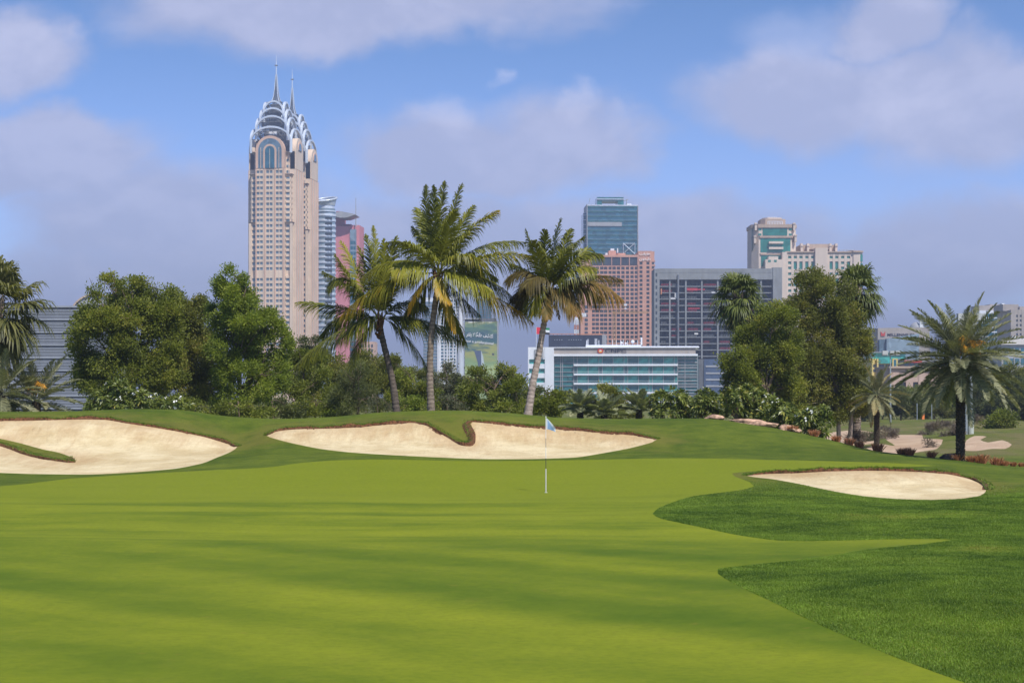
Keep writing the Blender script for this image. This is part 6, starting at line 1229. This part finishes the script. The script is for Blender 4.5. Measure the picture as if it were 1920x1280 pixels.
b.relief(fc, cc, rr, X(1895), X(1960), 0, Z(580.5), .6, wl); b.part('wall', wl, TAUPE); b.panes(fc, cc, rr, GK); b.part('roof_block', [(X(1886), X(1916), 6, 24, Z(582), Z(569.5)), (X(1916), X(1950), 4, 24, Z(580.4), Z(574))], TAUPE); b.part('roof_plant', [(X(1886), X(1891), 8, 12, Z(569.4), Z(567.5))], WHITE); b.finish()
b = Bld('low_office', 'low grey building with white roof line below the brown block', 'building', 1908, 800); X, Z = b.X, b.Z
b.part('wall', [(X(1878), X(1980), 0, 20, 0, Z(646))], GREYP); b.part('roof_edge', [(X(1876), X(1982), -1, 21, Z(646), Z(636))], solid("pale_roof", (.62, .58, .55), .8, .08, .3)); fc = b.face('front', 0); b.panes(fc, spans(X(1880), X(1978), 9, .75), [(Z(664), Z(652)), (Z(684), Z(672))], GN, .1); b.part('roof_unit', [(X(1904), X(1910), 3, 6, Z(636), Z(630)), (X(1912), X(1919), 3, 6, Z(636), Z(631)), (X(1921), X(1930), 3, 6, Z(636), Z(630.5))], WHITE); b.finish()

# ------------------------------------------------------------------ louvred building at the left
b = Bld('louvred_building', 'grey building with horizontal louvres behind the fan palm at the left', 'building', 60, 430, 0); X, Z = b.X, b.Z
b.part('wall', [(X(-140), X(178), .6, 30, 0, Z(573))], DARKST); SL = solid("louvre_grey", (.27, .29, .33), .45, .08, .2, spec=.5); rs = np.random.RandomState(2); v = 573.0; k = 0
while v < 775 and k < 95:
    wd = 1.6 if k % 7 else 3.4
    b.part('louvre', [(X(-140), X(179), -.05 - (.25 if wd > 3 else 0), .55, Z(v + wd), Z(v))], SL); v += wd + (1.2 if k % 7 else 3.6); k += 1
b.finish()
b = Bld('domed_roof', 'brown rimmed arched roof peeping over the louvred building', 'building', 178, 600); X, Z = b.X, b.Z
def archp(r): return [(r * math.cos(t), Z(600) + r * math.sin(t)) for t in np.linspace(math.pi, 0, 30)]
rr = 50 * b.m; b.prism('gable', [(-rr * .9, 0)] + archp(rr * .93) + [(rr * .9, 0)], .6, 14, GREYP)
o1, o2 = archp(rr), archp(rr * .94); P = [(x, 0, z) for x, z in o1] + [(x, 0, z) for x, z in o2] + [(x, 14.5, z) for x, z in o1] + [(x, 14.5, z) for x, z in o2]; i = np.arange(29)
link('roof_rim', mesh_from('roof_rim', P, np.concatenate([np.stack([i, i + 1, i + 31, i + 30], 1), np.stack([i, i + 60, i + 61, i + 1], 1), np.stack([i + 30, i + 31, i + 91, i + 90], 1)]), BROWNP), b.root)

# ------------------------------------------------------------------ cranes, lamp poles, marker, flagstick
def truss(p, q, w, nseg, r, r2):
    p, q = np.array(p, float), np.array(q, float); d = unit(q - p); s = unit(np.cross(d, [0.1, 1, 0.05])); t = np.cross(d, s); out = []
    cs = [(s * a + t * c) * w / 2 for a, c in ((1, 1), (1, -1), (-1, -1), (-1, 1))]
    for c in cs: out.append(bar(p + c, q + c, r))
    for i in range(nseg):
        a, e = p + (q - p) * i / nseg, p + (q - p) * (i + 1) / nseg
        for k in range(4): out.append(bar(a + cs[k], e + cs[(k + 1) % 4], r2))
    return out
b = Bld('tower_crane', 'red and white luffing crane left of the terracotta hotel', 'crane', 1080, 1250); X, Z = b.X, b.Z; r_ = .22
for i, v in enumerate(np.arange(600, 690, 9)): b.geo('mast_section', truss((X(1080.5), 0, Z(v + 9)), (X(1080.5), 0, Z(v)), 2.4, 3, .3, .2), ORANGE if i % 2 else WHITE)
b.part('cab', [(X(1089), X(1099), -1.5, 1.5, Z(594), Z(587)), (X(1077), X(1084), -1.2, 1.2, Z(600), Z(595))], WHITE); b.geo('jib', truss((X(1080), 0, Z(598)), (X(1066), 0, Z(548)), 1.6, 12, .24, .16), ORANGE); b.geo('frame', [bar((X(1080), 0, Z(596)), (X(1090), 0, Z(572)), .25), bar((X(1090), 0, Z(572)), (X(1094), 0, Z(590)), .25), bar((X(1090), 0, Z(572)), (X(1066), 0, Z(548)), .08)], ORANGE)
b = Bld('tower_crane', 'thin yellow crane standing in front of the terracotta hotel', 'crane', 1152, 1200); X, Z = b.X, b.Z; YC = solid("crane_yellow", (.46, .27, .12), .6, .15, .5)
b.geo('mast', truss((X(1152), 0, 0), (X(1152), 0, Z(585)), 1.8, 40, .16, .11), YC); b.geo('jib', truss((X(1148), 0, Z(586)), (X(1216), 0, Z(585)), 1.2, 26, .14, .09), YC); b.part('cab', [(X(1170), X(1175), -1, 1, Z(573.5), Z(569.5)), (X(1171), X(1174.5), -1, 1, Z(579.5), Z(577))], WHITE); b.geo('tie', [bar((X(1172), 0, Z(586)), (X(1172), 0, Z(570)), .12)], YC)
POLE = solid("galvanised_pole", (.36, .39, .39), .45, .12, 1.5, metal=.4)
def lamp_pole(label, u, Y, top_v, r0, heads, base=False):
    s = stand(u, Y); o = thing('lamp_pole', label, 'lamp pole', s, 0, 'floodlight poles'); h = ZC - (top_v - V0) * Y / F - s.z
    link('pole', mesh_from('pole', *tube([(0, 0, -.2), (0, 0, h * .5), (0, 0, h)], [r0, r0 * .85, r0 * .6], 10), POLE, True), o)
    if base: link('base_sleeve', mesh_from('base_sleeve', *tube([(0, 0, -.2), (0, 0, 1.05), (0, 0, 1.1)], [r0 * 1.45, r0 * 1.4, r0 * .9], 12), solid("pale_sleeve", (.36, .38, .33), .7, .12, 2), True), o)
    link('cross_arm', mesh_from('cross_arm', *box_geo([(-.9, .9, -.05, .05, h - .1, h)]), POLE), o)
    for x in heads: V, Fq = box_geo([(x - .28, x + .28, -.32, .18, h - .02, h + .42)]); link('floodlight', mesh_from('floodlight', V, Fq, solid("lamp_housing", (.42, .43, .42), .5, .1, 2)), o)
lamp_pole('thick grey pole with pale base sleeve right of the big date palm trunk', 1820, 118, 600, .14, (-.6, .6), True)
lamp_pole('thinner grey pole just left of the sleeved one', 1812, 150, 612, .11, (-.5, .5))
lamp_pole('slim floodlight pole against the yellow framed building', 1669.5, 190, 665, .10, (-.6, .2, .65))
s_ = stand(1731, 205); mk = thing('marker_board', 'small orange marker board on the far mown mound', 'sign', s_); link('board', mesh_from('board', *box_geo([(-.14, .14, -.04, .04, .1, .75)]), solid("orange_board", (.75, .22, .06), .6, .1, 2)), mk); link('stake', mesh_from('stake', *box_geo([(-.11, -.06, .045, .1, -.3, .7), (.06, .11, .045, .1, -.3, .7)]), BARK), mk)
for i, (u, lab) in enumerate(((1719.5, 'thin post left of the orange marker board'), (1747, 'thin post right of the orange marker board'))):
    s_ = stand(u, 215); o = tag(link('fence_post', mesh_from('fence_post', *tube([(0, 0, -.3), (0, 0, 2.2)], [.05, .045], 8), POLE), None, s_), lab, 'post', 'thin posts')

q = ground(1023.5, 923, 40, 62); fsn = thing('golf_flag', 'golf flagstick with small white and blue flag standing in the hole', 'golf flag', q)
mpx = q.y / F; H = 141 * mpx; PW = solid("stick_white", (.80, .80, .78), .4, .04, 5, streak=False); PK = solid("stick_dark", (.06, .055, .05), .4, .1, 5, streak=False); PG = solid("stick_grey", (.30, .28, .25), .5, .1, 5, streak=False)
PG2 = solid('stick_ferrule', (.55, .53, .48), .45, .06, 5, streak=False); seg = [(-.1, .315, .019, PG2), (.315, .455, .010, PK), (.455, .60, .0095, PW), (.60, .72, .009, PG), (.72, 1.0, .0085, PW)]
for (a, e, r0, mt) in seg: link('stick_section', mesh_from('stick_section', *tube([(0, 0, H * a), (0, 0, H * e)], [r0, r0], 10), mt, True), fsn)
link('finial', mesh_from('finial', *tube([(0, 0, H), (0, 0, H + .01), (0, 0, H + .03)], [.014, .017, .006], 10), PW, True), fsn)
def flagcloth():
    nx, nz = 14, 9; V = []; T = []
    for j in range(nz):
        for i in range(nx):
            s = i / (nx - 1); t = j / (nz - 1)
            drop = .30 * s ** 1.15; z = H - .02 - t * (.33 - .22 * s) - drop; x = .015 + .27 * s; y = .05 * math.sin(s * 7 + t * 2.5) * s ** .6
            V.append((x, y, z))
    V = np.array(V); i, j = np.meshgrid(np.arange(nx - 1), np.arange(nz - 1)); k = (j * nx + i).ravel(); f = np.stack([k, k + 1, k + 1 + nx, k + nx], 1)
    return V, f, nx, nz
def flag_material():
    m, nt = new_mat("flag_cloth"); s = N(nt, 'ShaderNodeSeparateXYZ', {0: N(nt, 'ShaderNodeTexCoord').outputs['Generated']}); e = M(nt, 'ADD', s.outputs[2], s.outputs[0])
    c = MIX(nt, SS(nt, e, 1.06, .98), (.8, .82, .85, 1), (.30, .46, .70, 1)); c = MIX(nt, SS(nt, s.outputs[0], .14, .08), c, (.82, .83, .85, 1)); p = N(nt, 'ShaderNodeBsdfPrincipled', {'Base Color': c, 'Roughness': .7})
    t = N(nt, 'ShaderNodeBsdfTranslucent', {'Color': c}); finish(nt, N(nt, 'ShaderNodeMixShader', {0: .4, 1: p.outputs[0], 2: t.outputs[0]}).outputs[0]); return m
V, f, _, _ = flagcloth(); link('flag', mesh_from('flag', V, f, flag_material(), True), fsn)
hole = tube([(0, 0, .006), (0, 0, .007)], [.054, .054], 20); ang = np.arange(20) / 20 * 6.2832
hv = np.array([(.054 * math.cos(a), .054 * math.sin(a), .006) for a in ang] + [(.054 * math.cos(a), .054 * math.sin(a), -.1) for a in ang]); i = np.arange(20)
link('hole_cup', mesh_from('hole_cup', hv, [np.stack([i, (i + 1) % 20, (i + 1) % 20 + 20, i + 20], 1)], PW), fsn)

# ------------------------------------------------------------------ air
HAZE = 0.00025
if HAZE:
    m, nt = new_mat("air"); pv = N(nt, 'ShaderNodeVolumePrincipled', {'Color': (.72, .80, 1.0, 1), 'Density': HAZE, 'Anisotropy': 0.3}); o = N(nt, 'ShaderNodeOutputMaterial'); nt.links.new(pv.outputs[0], o.inputs['Volume'])
    V, Fq = box_geo([(-3200, 3200, -80, 9300, -3.0, 330)]); tag(link('haze', mesh_from('haze', V, Fq, m)), 'pale blue haze in the air over the whole scene', 'haze', kind='stuff')
